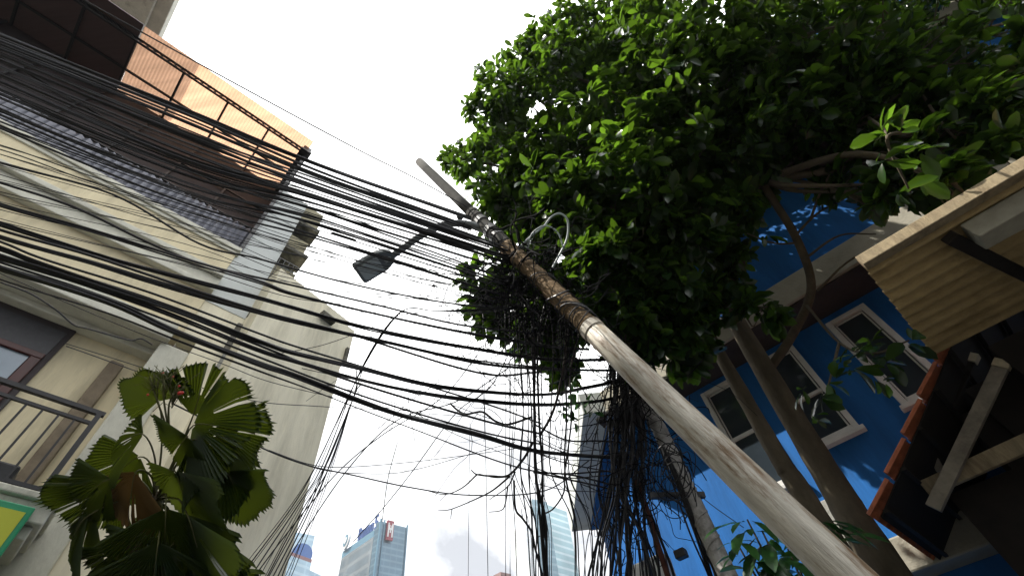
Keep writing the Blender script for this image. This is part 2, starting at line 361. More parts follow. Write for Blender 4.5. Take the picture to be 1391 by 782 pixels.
m = MB(); m.tube([LF.pt(aB1-.19, .031, 7.64), LF.pt(aB1-.19, .04, 7.64)], .10, 16); m.build('fan_grille', BLACKM, ac)
m = MB()
for i in range(5): LF.box(m, aB1-.34+i*.08, aB1-.33+i*.08, -.02, 0, 8.22, 8.75)
LF.box(m, aB1-.36, aB1, -.02, 0, 8.75, 8.77); m.build('balcony_bars', BLACKM, bt)
pa_, pz_ = LF.az(325, 432, 0); pb_, pw_ = LF.az(352, 470, 0)
m = MB(); LF.box(m, .42, .83, -.03, .03, 6.45, 7.0); m.build('stained_panel', DIRTY, bt, bevel=.02)
m = MB(); LF.box(m, .45, .83, -.03, .015, 6.0, 6.447); m.build('grey_panel', CONC, bt)
wz, w2 = LF.az(302, 508, 0), LF.az(335, 520, 0)
wn = MB(); LF.box(wn, .50, .90, -.03, .0, 5.55, 6.02); wn = wn.build('window', WFRAME, bt)
m = MB()
for q in ((.50, .53, 5.55, 6.02), (.87, .90, 5.55, 6.02), (.53, .87, 5.99, 6.02), (.53, .87, 5.55, 5.58), (.69, .71, 5.58, 5.99)): LF.box(m, q[0], q[1], .001, .03, q[2], q[3])
m.build('frame', BLACKM, wn)
# gable building behind
dC = np.array([math.sin(math.radians(28)), math.cos(math.radians(28))]); nC = np.array([dC[1], -dC[0]])
pC = CAM+ray(400, 378)*7.6
CF = Frame(dC, nC, -float(pC[:2]@nC))
ca0 = float(pC[:2]@dC); ca1 = CF.az(470, 470)[0]; zC = (CF.az(405, 381)[1]+CF.az(470, 433)[1])/2
gb = empty('gable_building', CF.pt(ca1-.5, -.5, 0), 'plain cream side wall with a chipped edge beside the open sky', 'building')
m = MB(); CF.box(m, ca0-.25, ca1, -3, 0, 0, zC-.25); m.build('wall', CREAM2, gb)
m = MB(); CF.box(m, ca0-.25, ca1-.05, -3, -.01, zC-.248, zC); CF.box(m, ca1-.048, ca1+.10, -3, -.02, zC-.60, zC-.1); m.build('parapet', CREAM2, gb)
m = MB(); CF.box(m, ca1-.62, ca1-.36, .0, .10, zC-.40, zC-.30); m.build('bracket', DIRTY, gb, bevel=.01)
m = MB(); CF.box(m, ca1+.0, ca1+.06, -.5, .05, zC-.95, zC-.62); m.build('bracket', DIRTY, gb, bevel=.01)

# ------------------------------------------------------------------ blue building
PB = .65
def zr(z, b=PB): return 1.6+(z-1.6)*(D2-b)/D2
bb = empty('blue_building', RF.pt(0, 0, 0), 'blue painted building with grey ledges and white framed windows behind the tree', 'building')
aL = 2.84
m = MB(); RF.box(m, -9, aL, -.5, 0, 0, zr(7.16)); RF.box(m, -9, aL-.45, -.5, 0, zr(7.65), zr(11.0)); RF.box(m, -9, aL-.45, -.5, 0, zr(11.65), 14.2)
m.build('wall', BLUE, bb)
K = RF.pt(aL, 0, 0)[:2]; dS = np.array([-.105, .9945]); nS = np.array([-dS[1], dS[0]])
SF = Frame(dS, nS, -float(K@nS)); k0 = float(K@dS)
m = MB(); SF.box(m, k0+.01, k0+3.0, -.4, 0, 0, zr(7.16)); m.build('side_wall', BLUE, bb)
m = MB(); SF.box(m, k0-.66, k0+3.2, -.3, .60, zr(7.16)+.003, zr(7.65)-.003); m.build('side_eave', PALEGREY, bb, bevel=.01)
m = MB(); SF.box(m, k0-.6, k0+3.1, .02, .20, zr(7.16)-.06, zr(7.16)); m.build('side_frieze', BLUE, bb)
for zl, zh, nm, ae in ((7.16, 7.65, 'ledge', aL), (11.0, 11.65, 'ledge', aL-.3)):
    m = MB(); RF.box(m, -9, ae, -.5, PB, zr(zl), zr(zh)); m.build(nm, LEDGE, bb, bevel=.02)
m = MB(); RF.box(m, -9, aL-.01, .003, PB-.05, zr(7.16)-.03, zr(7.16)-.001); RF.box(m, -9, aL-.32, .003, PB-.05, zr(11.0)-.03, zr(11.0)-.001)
m.build('soffit_shade_board', DARKWALL, bb)  # dark boards added: the shade under the ledges is put into their colour
m = MB(); RF.box(m, -9, .62, 0.002, .35, 3.35, 3.68); m.build('ledge', LEDGE, bb, bevel=.02)
def window(a0, a1, z0, z1, mull):
    w = MB()
    t = .07
    for q in ((a0, a0+t, z0, z1), (a1-t, a1, z0, z1), (a0+t, a1-t, z1-t, z1), (a0+t, a1-t, z0, z0+t)): RF.box(w, q[0], q[1], .002, .07, q[2], q[3])
    t2 = .13
    w2_ = .045
    if mull: RF.box(w, a0+t, a1-t, .004, .05, mull-.025, mull+.025)
    for q in ((a0+t+.012, a0+t+.035, z0+t+.012, z1-t-.012), (a1-t-.035, a1-t-.012, z0+t+.012, z1-t-.012), (a0+t+.035, a1-t-.035, z1-t-.035, z1-t-.012)): RF.box(w, q[0], q[1], .013, .03, q[2], q[3])
    w = w.build('window', WFRAME, bb, bevel=.008)
    p = MB(); RF.box(p, a0+t, a1-t, .003, .012, z0+t, z1-t); p.build('pane', GLASSB, w)
    s = MB(); RF.box(s, a0-.04, a1+.04, .002, .11, z0-.06, z0-.003); s.build('sill', WFRAME, w, bevel=.006)
window(.62, 1.20, 4.7, 6.46, 5.55)
window(-.34, .26, 4.95, 6.46, 5.62)
window(-1.42, -.86, 4.95, 6.46, None)
window(-2.5, -1.94, 4.95, 6.46, None)
m = MB(); RF.box(m, .36, .56, .002, .10, 3.7, 4.35); m.build('wall_panel', CONC, bb, bevel=.01)

# ------------------------------------------------------------------ small house on the right
O = Uz(1168, 355, 4.34)[:2]
HF_e1 = e1; HF_e2 = -e2
def H(a, b, z): return np.array([*(O+HF_e1*a+HF_e2*b), z])
def hbox(mb, a0, a1, b0, b1, z0, z1, mi=0):
    mb.box8([H(a, b, z) for z in (z0, z1) for a, b in ((a0, b0), (a1, b0), (a1, b1), (a0, b1))], mi)
def Hplane(px, py, a):
    """point seen at a pixel on the house's gable plane e1 = a"""
    n = np.array([*HF_e1, 0]); r = ray(px, py); c = float(O@HF_e1)+a
    t = (c-CAM@n)/(r@n); return CAM+r*t
hs = empty('small_house', H(2.5, 1.5, 0), 'small house with fibre sheet eave, terracotta tiles and exposed timber rafters', 'house')
m = MB(); nS_ = 11; A_ = np.linspace(.09, 1.62, nS_*8+1)
def wav(a): return .034*math.cos((a-.09)/(1.53/nS_)*2*math.pi)
for dz in (0, .012):
    vs = [H(a, b, 4.34+wav(a)+dz) for b in (0.0, 4.0) for a in A_]; k = len(A_)
    m.add(vs, [(i, i+1, k+i+1, k+i) if dz else (i, k+i, k+i+1, i+1) for i in range(k-1)])
m.add([H(a, 0, 4.34+wav(a)+dz) for dz in (0, .012) for a in A_], [(i, i+1, k+i+1, k+i) for i in range(k-1)])
m.build('eave_sheet', SHEET, hs, smooth=True)
m = MB(); hbox(m, 0, .085, -.0, 4, 4.30, 4.40); m.build('fascia', WOOD, hs, bevel=.006)
m = MB(); hbox(m, .16, .34, .62, 4, 4.14, 4.30); m.build('gutter_beam', mat('dusty_pale_timber', (.33, .31, .24), .8, .25, 6, .3), hs, bevel=.01)
m = MB(); m.bar(H(.18, .52, 4.27), H(1.0, .80, 4.22), .09, .07); m.build('bracket', DARKTIMBER, hs, bevel=.006)
# tile roof, sloping towards the blue building
tl = MB(); sl = .93/1.24
TB0, TB1 = -1.24, 1.6
def roofz(b): return 4.28+sl*b
ncol, cw, tlen = 16, .17, .36
ang = math.atan(sl)
for c in range(ncol):
    for r_ in range(8):
        b1 = TB0+r_*.31; 
        a0 = 1.60+c*cw
        # barrel tile: half shell with thickness
        vs = []
        for bi, lift in ((b1, .030), (b1+tlen*math.cos(ang), .0)):
            for rad in (.085, .068):
                for q in range(7):
                    t = math.pi*q/6
                    vs.append(H(a0+cw/2-math.cos(t)*rad*(1.0), bi-math.sin(t)*rad*.45*math.sin(ang), roofz(bi)+lift+math.sin(t)*rad*.6))
        fs = []
        for q in range(6):
            fs += [(q, q+1, 14+q+1, 14+q), (7+q, 21+q, 21+q+1, 7+q+1), (q, 7+q, 7+q+1, q+1), (14+q, 14+q+1, 21+q+1, 21+q)]
        fs += [(0, 14, 21, 7), (6, 13, 27, 20)]
        tl.add(vs, fs)
tl.build('tile_roof', TILE, hs, smooth=False)
m = MB(); m.box8([H(a, b, roofz(b)+o_) for o_ in (-.022, -.006) for a, b in ((1.70, TB0+.05), (4.3, TB0+.05), (4.3, TB1), (1.70, TB1))]); m.build('roof_shade_board', DARKTIMBER, hs)  # added underlay, near-black so the tile undersides read as shaded
m = MB()
for i in range(9):
    b = TB0+.1+i*.31; hbox(m, 1.64, 4.3, b, b+.035, roofz(b)-.055, roofz(b)-.025)
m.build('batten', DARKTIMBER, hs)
def rafter(p, q, w, h, mt):
    mm = MB(); mm.bar(p, q, w, h); return mm.build('rafter', mt, hs, bevel=.006)
p, q = Hplane(1359, 500, 1.85), Hplane(1268, 690, 1.85)
rf = rafter(p, q, .055, .105, WOODG)
m = MB(); t_ = (p-q)/np.linalg.norm(p-q); m.bar(p+t_*.004, p+t_*.075, .068, .11); m.build('pale_block', PALEWOOD, rf)  # pale wooden block set on the rafter's upper end
p, q = Hplane(1318, 492, 2.15), Hplane(1262, 610, 2.15)
rf = rafter(p, q, .05, .08, DARKTIMBER)
m = MB(); t_ = (p-q)/np.linalg.norm(p-q); m.bar(p+t_*.004, p+t_*.085, .085, .085); m.build('pale_block', PALEWOOD, rf)  # matching pale block on the second rafter
p, q = Hplane(1256, 664, 1.93), Hplane(1391, 603, 1.93); q = p+(q-p)*2.2
m = MB(); m.bar(p, q, .05, .13); m.build('tie_beam', WOOD, hs, bevel=.006)
m = MB(); m.bar(Hplane(1253, 590, 2.2), Hplane(1278, 640, 2.2), .05, .06); m.build('strut', WOODG, hs, bevel=.005)
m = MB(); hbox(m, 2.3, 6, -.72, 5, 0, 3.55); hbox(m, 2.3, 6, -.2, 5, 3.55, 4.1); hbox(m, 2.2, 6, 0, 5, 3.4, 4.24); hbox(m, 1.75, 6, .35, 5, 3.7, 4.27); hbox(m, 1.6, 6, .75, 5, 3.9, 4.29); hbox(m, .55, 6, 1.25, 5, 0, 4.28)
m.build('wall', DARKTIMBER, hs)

# ------------------------------------------------------------------ leaning pole
PBt = U(1150, 782, 2.07); PTp = CAM+ray(570, 220)*8.1
def pol(u): return PBt+(PTp-PBt)*u
def polu(px):
    f = (1150-px)/580.; return f*2.07/(8.1-f*(8.1-2.07))
ug = -PBt[2]/(PTp[2]-PBt[2])
base = pol(ug)
pole = empty('utility_pole', base, 'leaning pale metal utility pole carrying the whole knot of black cables', 'pole')
uA, uB, uC = polu(806), polu(690), polu(643)
def prof(u0, u1, r0, r1, n, jit=0, ns=18):
    mb = MB(); us = np.linspace(u0, u1, n); mb.tube([pol(u) for u in us], [r0+(r1-r0)*t+(random.uniform(-jit, jit)) for t in np.linspace(0, 1, n)], ns); return mb
prof(ug, uA, .108, .090, 20).build('shaft', POLEM, pole, smooth=True)
prof(uA-.004, uA+.006, .096, .096, 2).build('shaft_collar', POLEM, pole, smooth=False)
prof(uA+.004, uB, .088, .084, 26, .012, 16).build('sleeve', SLEEVE, pole, smooth=True)
prof(uB-.005, uC, .082, .074, 10, .004).build('middle_shaft', PIPEM, pole, smooth=True)
prof(uC-.002, 1.0, .070, .070, 6).build('top_pipe', PIPEM, pole, smooth=True)
for u in (uC, uC-.02): prof(u-.004, u+.006, .082, .082, 2).build('clamp', PIPEM, pole)
for px in (655, 668, 676): 
    u = polu(px); prof(u-.006, u+.006, .089, .089, 2).build('clamp', DARKM, pole)
for u in sorted([uA+.012, uA+.02, uA+.03]+[random.uniform(uA+.02, uB) for _ in range(9)]):      # wire lashings round the sleeve
    c = pol(u); ax = (PTp-PBt)/np.linalg.norm(PTp-PBt); x = np.cross(ax, [0, 0, 1]); x /= np.linalg.norm(x); y = np.cross(ax, x)
    tl_ = random.uniform(-.16, .16); m = MB()
    m.tube([c+.1*(math.cos(t)*x+math.sin(t)*y)+ax*tl_*math.sin(t+u*40) for t in np.linspace(0, 2*math.pi, 17)], random.uniform(.004, .009), 5)
    m.build('lashing', CABLE, pole)

# ------------------------------------------------------------------ street lamp on the pole
lp = empty('street_lamp', U(648, 305, 5.7), 'grey flat street lamp on a curved arm reaching left from the leaning pole', 'street lamp')
arm = [U(*q) for q in ((668, 318, 5.62), (640, 305, 5.6), (605, 305, 5.5), (572, 320, 5.42), (546, 338, 5.36), (524, 353, 5.32))]
m = MB(); m.tube(cr(arm, 6), .040, 10); m.build('arm', LAMPG, lp, smooth=True)
P0, P1_ = U(532, 345, 5.33), U(486, 372, 5.25)
ax = P1_-P0; LL = np.linalg.norm(ax); ax /= LL
vw = U(505, 360, 5.3)-CAM; vw /= np.linalg.norm(vw)
nrm = np.array([0.05, .12, -1.0]); nrm -= ax*(nrm@ax); nrm /= np.linalg.norm(nrm); sd = np.cross(nrm, ax)
def hp(x, y, z): return P0+ax*x*LL+sd*y+nrm*z
m = MB()
prof_ = [(-.02, .055), (.10, .10), (.30, .135), (.95, .140), (1.0, .12)]
vs = []
for z, sc in ((-.055, .75), (-.02, 1), (.03, 1), (.045, .93)):
    for x, w in prof_: vs.append(hp(.5+(x-.5)*(.96 if sc < 1 else 1), w*sc, z))
    for x, w in reversed(prof_): vs.append(hp(.5+(x-.5)*(.96 if sc < 1 else 1), -w*sc, z))
k = 10
fs = [tuple(range(k-1, -1, -1)), tuple(range(3*k, 4*k))]+[(l*k+i, l*k+(i+1) % k, (l+1)*k+(i+1) % k, (l+1)*k+i) for l in range(3) for i in range(k)]
m.add(vs, fs); hdm = m.build('head', LAMPG, lp, bevel=.006)
m = MB(); m.box8([hp(x, y, z) for z in (.0455, .053) for x, y in ((.36, -.10), (.92, -.105), (.92, .105), (.36, .10))]); m.build('lens_panel', LAMPP, hdm)
m = MB(); m.tube([hp(.02, 0, .0), hp(.26, 0, .03)], .04, 10); m.build('socket', LAMPP, hdm, smooth=True)

# ------------------------------------------------------------------ second pole, rusty pipe, boxes
q0 = U(985, 772, 3.85)[:2]; q1 = U(884, 556, 5.2)[:2]; qp = (q0+q1)/2
s2 = empty('conduit_pole', (*qp, 0), 'thin grey straight pole with spiral bands under the leaning pole', 'pole')
pt0 = U(990, 784, 3.82); pt1 = U(872, 532, 5.25); dd = pt1-pt0; 
gz = pt0-dd*(pt0[2]/dd[2])
m = MB(); m.tube([gz+(pt1-gz)*t for t in np.linspace(0, 1, 12)], .075, 14); m.build('shaft', CONDUIT, s2, smooth=True)
m = MB(); pts = []
axd = (pt1-gz)/np.linalg.norm(pt1-gz); x = np.cross(axd, [0, 1, 0]); x /= np.linalg.norm(x); y = np.cross(axd, x)
for t in np.linspace(0, 1, 500): pts.append(gz+(pt1-gz)*t+.077*(math.cos(t*150)*x+math.sin(t*150)*y))
m.tube(pts, .007, 4); m.build('spiral_band', CONDUIT, s2)
m = MB(); m.bar(U(884, 673, 4.3), U(957, 672, 4.3), .04, .05); m.build('cross_arm', DARKM, s2)
rp = empty('rusty_pipe', (*U(906, 784, 4.2)[:2], 0), 'thin reddish rusty pipe standing in the cable mass near the blue wall', 'pipe')
r0, r1 = U(908, 784, 4.2), U(866, 655, 4.75); g0 = r0-(r1-r0)*(r0[2]/(r1-r0)[2])
m = MB(); m.tube([g0, r0, r1], .026, 10); m.build('shaft', RUST, rp, smooth=True)
m = MB(); m.tube([r1-(r1-r0)*.02, r1+(r1-r0)*.02],   .034, 10); m.build('cap', RUST, rp)
mb_c = U(880, 772, 4.9)
bx = empty('meter_box', mb_c, 'white meter box at the foot of the cable mass', 'box')
m = MB(); RFb = Frame(e2, n2, -float(mb_c[:2]@n2)); ba = float(mb_c[:2]@e2)
RFb.box(m, ba-.2, ba+.2, -.2, 0, mb_c[2]-.5, mb_c[2]+.1); bo = m.build('body', WHITEB, bx, bevel=.02)
m = MB(); RFb.box(m, ba-.17, ba+.17, .002, .012, mb_c[2]-.46, mb_c[2]+.06); m.build('door', WHITEB, bx, bevel=.004)
jb = U(925, 752, 4.1)
m = MB(); RFb2 = Frame(e2, n2, -float(jb[:2]@n2)); ja = float(jb[:2]@e2)
RFb2.box(m, ja-.05, ja+.05, -.04, .04, jb[2]-.035, jb[2]+.035)
tag(m.build('junction_box', BLACKM, bevel=.01), 'small black junction box on a wire loop against the sunlit blue wall', 'junction box')

# ------------------------------------------------------------------ cables
ORD = ['topmost', 'second', 'third', 'fourth', 'fifth', 'sixth', 'seventh', 'eighth', 'ninth', 'tenth', 'eleventh', 'twelfth', 'thirteenth', 'fourteenth', 'fifteenth', 'sixteenth',
       'seventeenth', 'eighteenth', 'nineteenth', 'twentieth', 'twenty-first', 'twenty-second', 'twenty-third', 'twenty-fourth', 'twenty-fifth', 'twenty-sixth']
def cable(pix, d0, d1, r, label, group, name='cable', mt=CABLE, n=8, jit=0, ns=6):
    if jit: pix = [(x+random.uniform(-jit, jit)*.6, y+random.uniform(-jit, jit)) for x, y in pix]
    mb = MB(); mb.tube(path(pix, d0, d1, n), r, ns)
    return tag(mb.build(name, mt, smooth=True), label, 'cable', group)
def cable_twist(pix, d0, d1, r, label, group, strands=4):
    """a bundle lashed into one fat cable: strands twisted together, one thing"""
    P = np.array(path(pix, d0, d1, 14)); mb = MB()
    T = np.gradient(P, axis=0); T /= np.linalg.norm(T, axis=1)[:, None]
    u = np.cross(T, [0, 0, 1.0]); u /= np.linalg.norm(u, axis=1)[:, None]; w = np.cross(T, u)
    s = np.concatenate([[0], np.cumsum(np.linalg.norm(np.diff(P, axis=0), axis=1))])
    for k in range(strands):
        ph = 2*math.pi*k/strands+random.random(); rr = r*(.62+.25*np.sin(s*2.1+k*2+random.random()*6))
        th = ph+s*random.uniform(.6, 1.6)
        mb.tube(P+u*(rr*.85*np.cos(th))[:, None]+w*(rr*.85*np.sin(th))[:, None], r*random.uniform(.34, .50), 6)
    return tag(mb.build('cable', CABLE, smooth=True), label, 'cable', group)
def fan(n, ends, grp, desc, d0, d1, rs, jit, xs=(-160, 0, 250, 430, 640)):
    ts = sorted(min(1, max(0, (i+random.uniform(-.9, .9))/(n-1)+.05*math.sin(i*1.7))) for i in range(n))
    for i in range(n):
        t = ts[i]
        pix = []
        for x, (lo, hi) in zip(xs, ends):
            pix.append((x, lo+(hi-lo)*t+(random.uniform(-jit, jit) if x > 0 else random.uniform(-1, 1))))
        r = random.choice(rs); kw = dict(mt=random.choice((CABLE, CABLE, CABLEG, CABLEH)))
        cable(pix, d0+random.uniform(-.25, .25), d1+random.uniform(-.12, .12), r, 'black cable, %s %s' % ('topmost' if i == 0 else ORD[i]+' from the top', desc), grp, **kw)
# three layers of the upper bundle
fan(8, ((-16, 4), (46, 66), (148, 166), (221, 242), (560-0, 0), (0, 0))[:4]+((295, 314),), 'upper loose cables', 'in the loose upper strand over the orange canopy', 3.7, 5.6, (.008, .010, .013, .015), 4)
fan(24, ((2, 55), (68, 128), (170, 232), (243, 282), (334, 366)), 'dense main cables', 'in the dense main bundle under the canopy', 3.6, 5.0, (.005, .006, .008, .010, .012, .014), 5, (-160, 0, 250, 430, 700))
fan(15, ((50, 108), (128, 178), (232, 272), (286, 326), (378, 412)), 'lower thin cables', 'in the thin layer below the dense bundle', 3.5, 4.8, (.004, .005, .007, .010), 6, (-160, 0, 250, 430, 705))
cable([(40, -42), (115, 1), (300, 103), (480, 200), (560, 240), (641, 285)], 4.6, 6.0, .008, 'single black wire sagging from the roof corner to the pole top, alone against sky', None)
# free cables lower down, each read off the photograph
free = [
 ([(-120, 178), (0, 221), (153, 264), (271, 331), (350, 351), (470, 384), (600, 410), (700, 420)], 3.4, 4.7, .009, 'slim black cable crossing the cream parapet band and joining the pole tangle'),
 ([(-120, 168), (0, 197), (120, 238), (230, 272), (350, 312), (480, 352), (600, 385), (700, 400)], 3.5, 4.7, .005, 'thin wire just above the slim cable on the cream parapet band'),
 ([(-120, 178), (0, 203), (120, 246), (230, 280), (350, 318), (480, 358), (640, 402), (720, 418)], 3.5, 4.7, .005, 'thin wire hugging the slim cable over the cream parapet band'),
 ([(-120, 210), (0, 248), (102, 282), (205, 331), (281, 360), (400, 388), (520, 416), (620, 440), (720, 452)], 3.4, 4.8, .010, 'medium black cable over the white cornice and below the lamp head'),
]
for pix, d0, d1, r, lb in free: cable(pix, d0, d1, r, lb, 'free cables')
fat = [
 ([(-120, 235), (0, 279), (128, 315), (230, 346), (350, 382), (400, 400), (530, 431), (650, 455), (750, 471), (800, 474)], 3.3, 4.9, .019, 'fat black cable, first of five below the cornice, running behind the pole', 3),
 ([(-120, 262), (0, 304), (147, 350), (265, 382), (350, 405), (400, 419), (510, 448), (640, 473), (740, 487), (826, 488)], 3.3, 5.0, .019, 'fat black cable, second of the five below the cornice', 4),
 ([(-120, 282), (0, 322), (118, 355), (206, 382), (350, 424), (400, 437), (520, 463), (640, 490), (740, 500), (834, 503)], 3.3, 5.0, .020, 'fat black cable, third of the five below the cornice', 4),
 ([(-120, 300), (0, 338), (53, 358), (206, 409), (350, 462), (400, 479), (500, 502), (600, 525), (730, 536), (800, 526), (852, 514)], 3.2, 5.1, .021, 'fat black cable, fourth of the five, dipping before the blue corner', 4),
 ([(-120, 312), (0, 350), (120, 388), (235, 428), (350, 474), (400, 490), (480, 513), (570, 532), (640, 543), (730, 550), (800, 547), (856, 536)], 3.2, 5.1, .020, 'fat black cable, lowest of the five, dipping before the blue corner', 4),
 ([(-120, 322), (0, 364), (147, 409), (235, 448), (350, 494), (400, 511), (540, 562), (650, 591), (730, 612), (850, 622)], 3.1, 5.0, .024, 'thickest black cable bundle of all, sloping from the eave slab to the dead twigs', 5),
 ([(-120, 336), (0, 380), (147, 426), (250, 466), (350, 503), (420, 528), (550, 577), (720, 638), (840, 640)], 3.1, 5.0, .011, 'medium black cable running just under the thickest bundle', 2),
]
for pix, d0, d1, r, lb, st in fat: cable_twist(pix, d0, d1, r, lb, 'fat cables', st)
extra = [((0, 328), (60, 352), (206, 398), (350, 452), (420, 476)), ((0, 346), (90, 374), (235, 422), (350, 468), (470, 515)), ((0, 356), (110, 392), (240, 440), (350, 484), (500, 540)), ((0, 312), (120, 346), (240, 386), (360, 424), (470, 452))]
for i, e in enumerate(extra):
    pix = [(-120, e[0][1]-42)]+list(e)+[(650, e[-1][1]+(650-e[-1][0])*.30), (735, 575+i*14 if i < 3 else 505)]
    cable(pix, 3.15, 4.9, .009+.002*(i % 2), 'slim cable number %s down, threaded between the fat cables by the eave slab' % ('one', 'two', 'three', 'four')[i], 'slim cables between the fat ones')
thin = [
 ([(-60, 340), (0, 371), (176, 447), (300, 493), (380, 522), (540, 556), (640, 566)], 3.6, 5.0, 'thin wire passing over the balcony soffit and the cream end wall'),
 ([(88, 466), (190, 498), (260, 522), (350, 545), (440, 552), (540, 560), (700, 598)], 3.9, 4.9, 'thin wire from the balcony door to the dead twigs'),
 ([(235, 548), (300, 580), (365, 612), (420, 632), (480, 645), (560, 662), (640, 672), (740, 666), (800, 625)], 3.7, 4.8, 'thin dark cable sagging from the fan palm past the skyscraper tops'),
 ([(365, 611), (420, 630), (470, 634), (560, 627), (640, 617), (720, 606)], 3.9, 4.8, 'hair-thin wire, upper of two rising from the palm cable'),
 ([(372, 614), (440, 638), (520, 643), (570, 636), (640, 616), (700, 600)], 3.9, 4.8, 'hair-thin wire, lower of two rising from the palm cable'),
 ([(435, 520), (530, 545), (620, 590), (720, 632), (800, 690)], 4.2, 4.9, 'thin wire crossing under the thickest bundle in mid sky'),
 ([(410, 500), (520, 524), (600, 545), (700, 580), (810, 610)], 4.2, 4.9, 'thin wire just over the thickest bundle in mid sky'),
 ([(700, 418), (640, 425), (585, 424), (545, 428), (500, 446), (440, 468), (380, 480)], 4.8, 4.6, 'thin wire arching left from the tangle at the fork in the sky'),
 ([(460, 424), (540, 424), (600, 428), (660, 425), (705, 415)], 4.6, 4.8, 'near level thin wire below the lamp head'),
 ([(690, 404), (600, 405), (520, 404), (430, 396)], 4.8, 4.8, 'faint thin wire below and left of the lamp head'),
 ([(455, 372), (560, 391), (640, 402), (700, 402)], 4.6, 4.8, 'thin wire just under the lamp head'),
 ([(715, 425), (670, 520), (620, 560), (560, 640), (520, 690), (480, 735)], 4.9, 5.4, 'faint wire slanting down left toward the skyscraper logo disc'),
 ([(540, 600), (527, 650), (519, 708)], 6.2, 6.6, 'short faint wire dropping to the skyscraper roof corner'),
 ([(745, 418), (690, 500), (640, 548), (612, 590), (590, 620)], 4.9, 5.0, 'thin wire slanting down left through the fork below the tangle'),
 ([(600, 410), (640, 440), (690, 500), (735, 570)], 4.7, 4.9, 'thin wire slanting down right from the fork to the hanging bunch'),
 ([(640, 452), (700, 530), (733, 602)], 4.7, 4.9, 'second thin wire slanting down right to the hanging bunch'),
 ([(520, 425), (605, 432), (640, 445), (690, 482), (745, 515)], 4.7, 4.9, 'thin wire bending from level to steep right of the fork'),
 ([(655, 505), (690, 512), (740, 522), (790, 505)], 4.8, 4.9, 'thin wire sagging short between the hanging bunch and blue eave'),
 ([(1010, 716), (960, 680), (925, 645), (905, 620)], 3.9, 4.6, 'thin wire crossing the sunlit blue wall beside the conduit pole'),
]
for pix, d0, d1, lb in thin: cable(pix, d0, d1, .0035 if 'thin' in lb and 'dark' not in lb else .006, lb, 'thin single wires', 'wire', CABLEG)
fan(14, ((150, 250), (196, 300), (276, 350), (330, 402), (386, 424)), 'in the sparse fine layer by the lamp head', 'of the sparse fine wires passing under the lamp head', 3.7, 4.8, (.003, .0035, .004), 12, (-160, 0, 250, 430, 690))
cable([(0, 383), (40, 398), (75, 420), (100, 441), (118, 446), (150, 455), (178, 462), (192, 460), (207, 468)], 4.15, 4.95, .007, 'loose thin cable stapled along the underside of the eave slab', None, 'wire', DARKM)
cable([(90, 470), (130, 484), (210, 513)], 4.6, 4.75, .005, 'short straight wire from the door head to the corner pier', None, 'wire', DARKM)
# wires that arch out of the tangle and drop along the cream wall
drops = 13
for i in range(drops):
    t = i/(drops-1)
    tx, ty = (545-10*t, 424+3*t) if i < 4 else (498-18*random.random(), 500+random.uniform(-8, 40))
    bot = (318+78*t+random.uniform(-6, 6), 790)
    mid = (430+26*t+random.uniform(-4, 6), 628+random.uniform(-6, 10))
    pix = ([(712, 418-i), (640, 420+i), (590, 422)] if i < 4 else [])+[(tx, ty), (493-8*t, 500) if i < 4 else (480, 540), mid, (392+40*t, 690), bot, (bot[0]-30, 850)]
    cable(pix, 4.8 if i < 4 else 5.1, 4.4, random.choice((.0035, .005, .006)), 'slanting black wire, %s from the left in the sheaf down the cream side wall' % ('leftmost' if i == 0 else ORD[i]), 'wires sheaf on the cream wall', 'wire', CABLE)
for k, pix in enumerate(([(690, 500), (620, 545), (540, 570), (470, 640), (400, 745), (380, 790)], [(650, 480), (600, 540), (520, 590), (455, 645), (385, 730), (340, 790)])):
    cable(pix, 4.9, 4.5, .006, ('black wire in an S bend from mid sky to the cream wall foot', 'slack wire beside the S bend wire left of the skyscrapers')[k], 'thin single wires', 'wire', CABLE)
# hanging bunch straight below the knot
for i in range(26):
    x0 = 690+i*3.4+random.uniform(-5, 5); core = 8 <= i <= 17
    xm = 727+random.uniform(-6, 8) if core else x0+random.uniform(0, 10)
    xb = 742+random.uniform(-9, 10) if core else x0+random.uniform(8, 40)
    pix = [(x0+(8 if core else 0)*0, 392+random.uniform(-12, 30)), (xm if core else x0+4, 470), (xm+2, 560), (xm+4 if core else xm, 640), (xb-4, 710), (xb, 790), (xb+8, 860)]
    cable(pix, 4.9, 4.2, random.choice((.0035, .005, .008, .012) if core else (.003, .004, .006)), 'black wire in the bunch hanging straight down below the pole knot', 'wires hanging below the pole knot', 'wire', CABLE, jit=3)
for i, (xt, xb) in enumerate(((656, 663), (686, 687), (692, 693), (640, 636))):
    cable([(xt, 425), ((xt+xb)/2, 600), (xb, 790), (xb+1, 860)], 5.2, 4.6, .0035 if i != 3 else .0025, ('thin vertical wire left of the hanging bunch, over open sky', 'thin vertical wire, left one of a close pair over open sky', 'thin vertical wire, right one of a close pair over open sky', 'faintest vertical wire, farthest from the hanging bunch')[i], 'thin single wires', 'wire', CABLEG)
# the mass of cables falling beside the blue corner
for i in range(54):
    t = i/53
    x0 = 832+38*t+random.uniform(-6, 6); y0 = 470+38*t+random.uniform(-4, 22)
    xb = 794+112*t+random.uniform(-12, 12)
    xm = 826+50*t+random.uniform(-10, 14)+random.choice((0, 0, 0, -18))
    pix = [(x0, y0), (xm+4, 590+random.uniform(-15, 15)), (xm+random.uniform(-12, 14), 665), (.4*xm+.6*xb, 730), (xb, 792), (xb-8+16*t, 860)]
    cable(pix, 5.0+random.uniform(-.15, .3), 4.3+random.uniform(-.25, .4), random.choice((.004, .005, .006, .008, .010, .014)), 'black cable in the thick curtain falling beside the blue corner', 'cables in the curtain beside the blue corner', 'cable', random.choice((CABLE, CABLE, CABLEG)), jit=3)
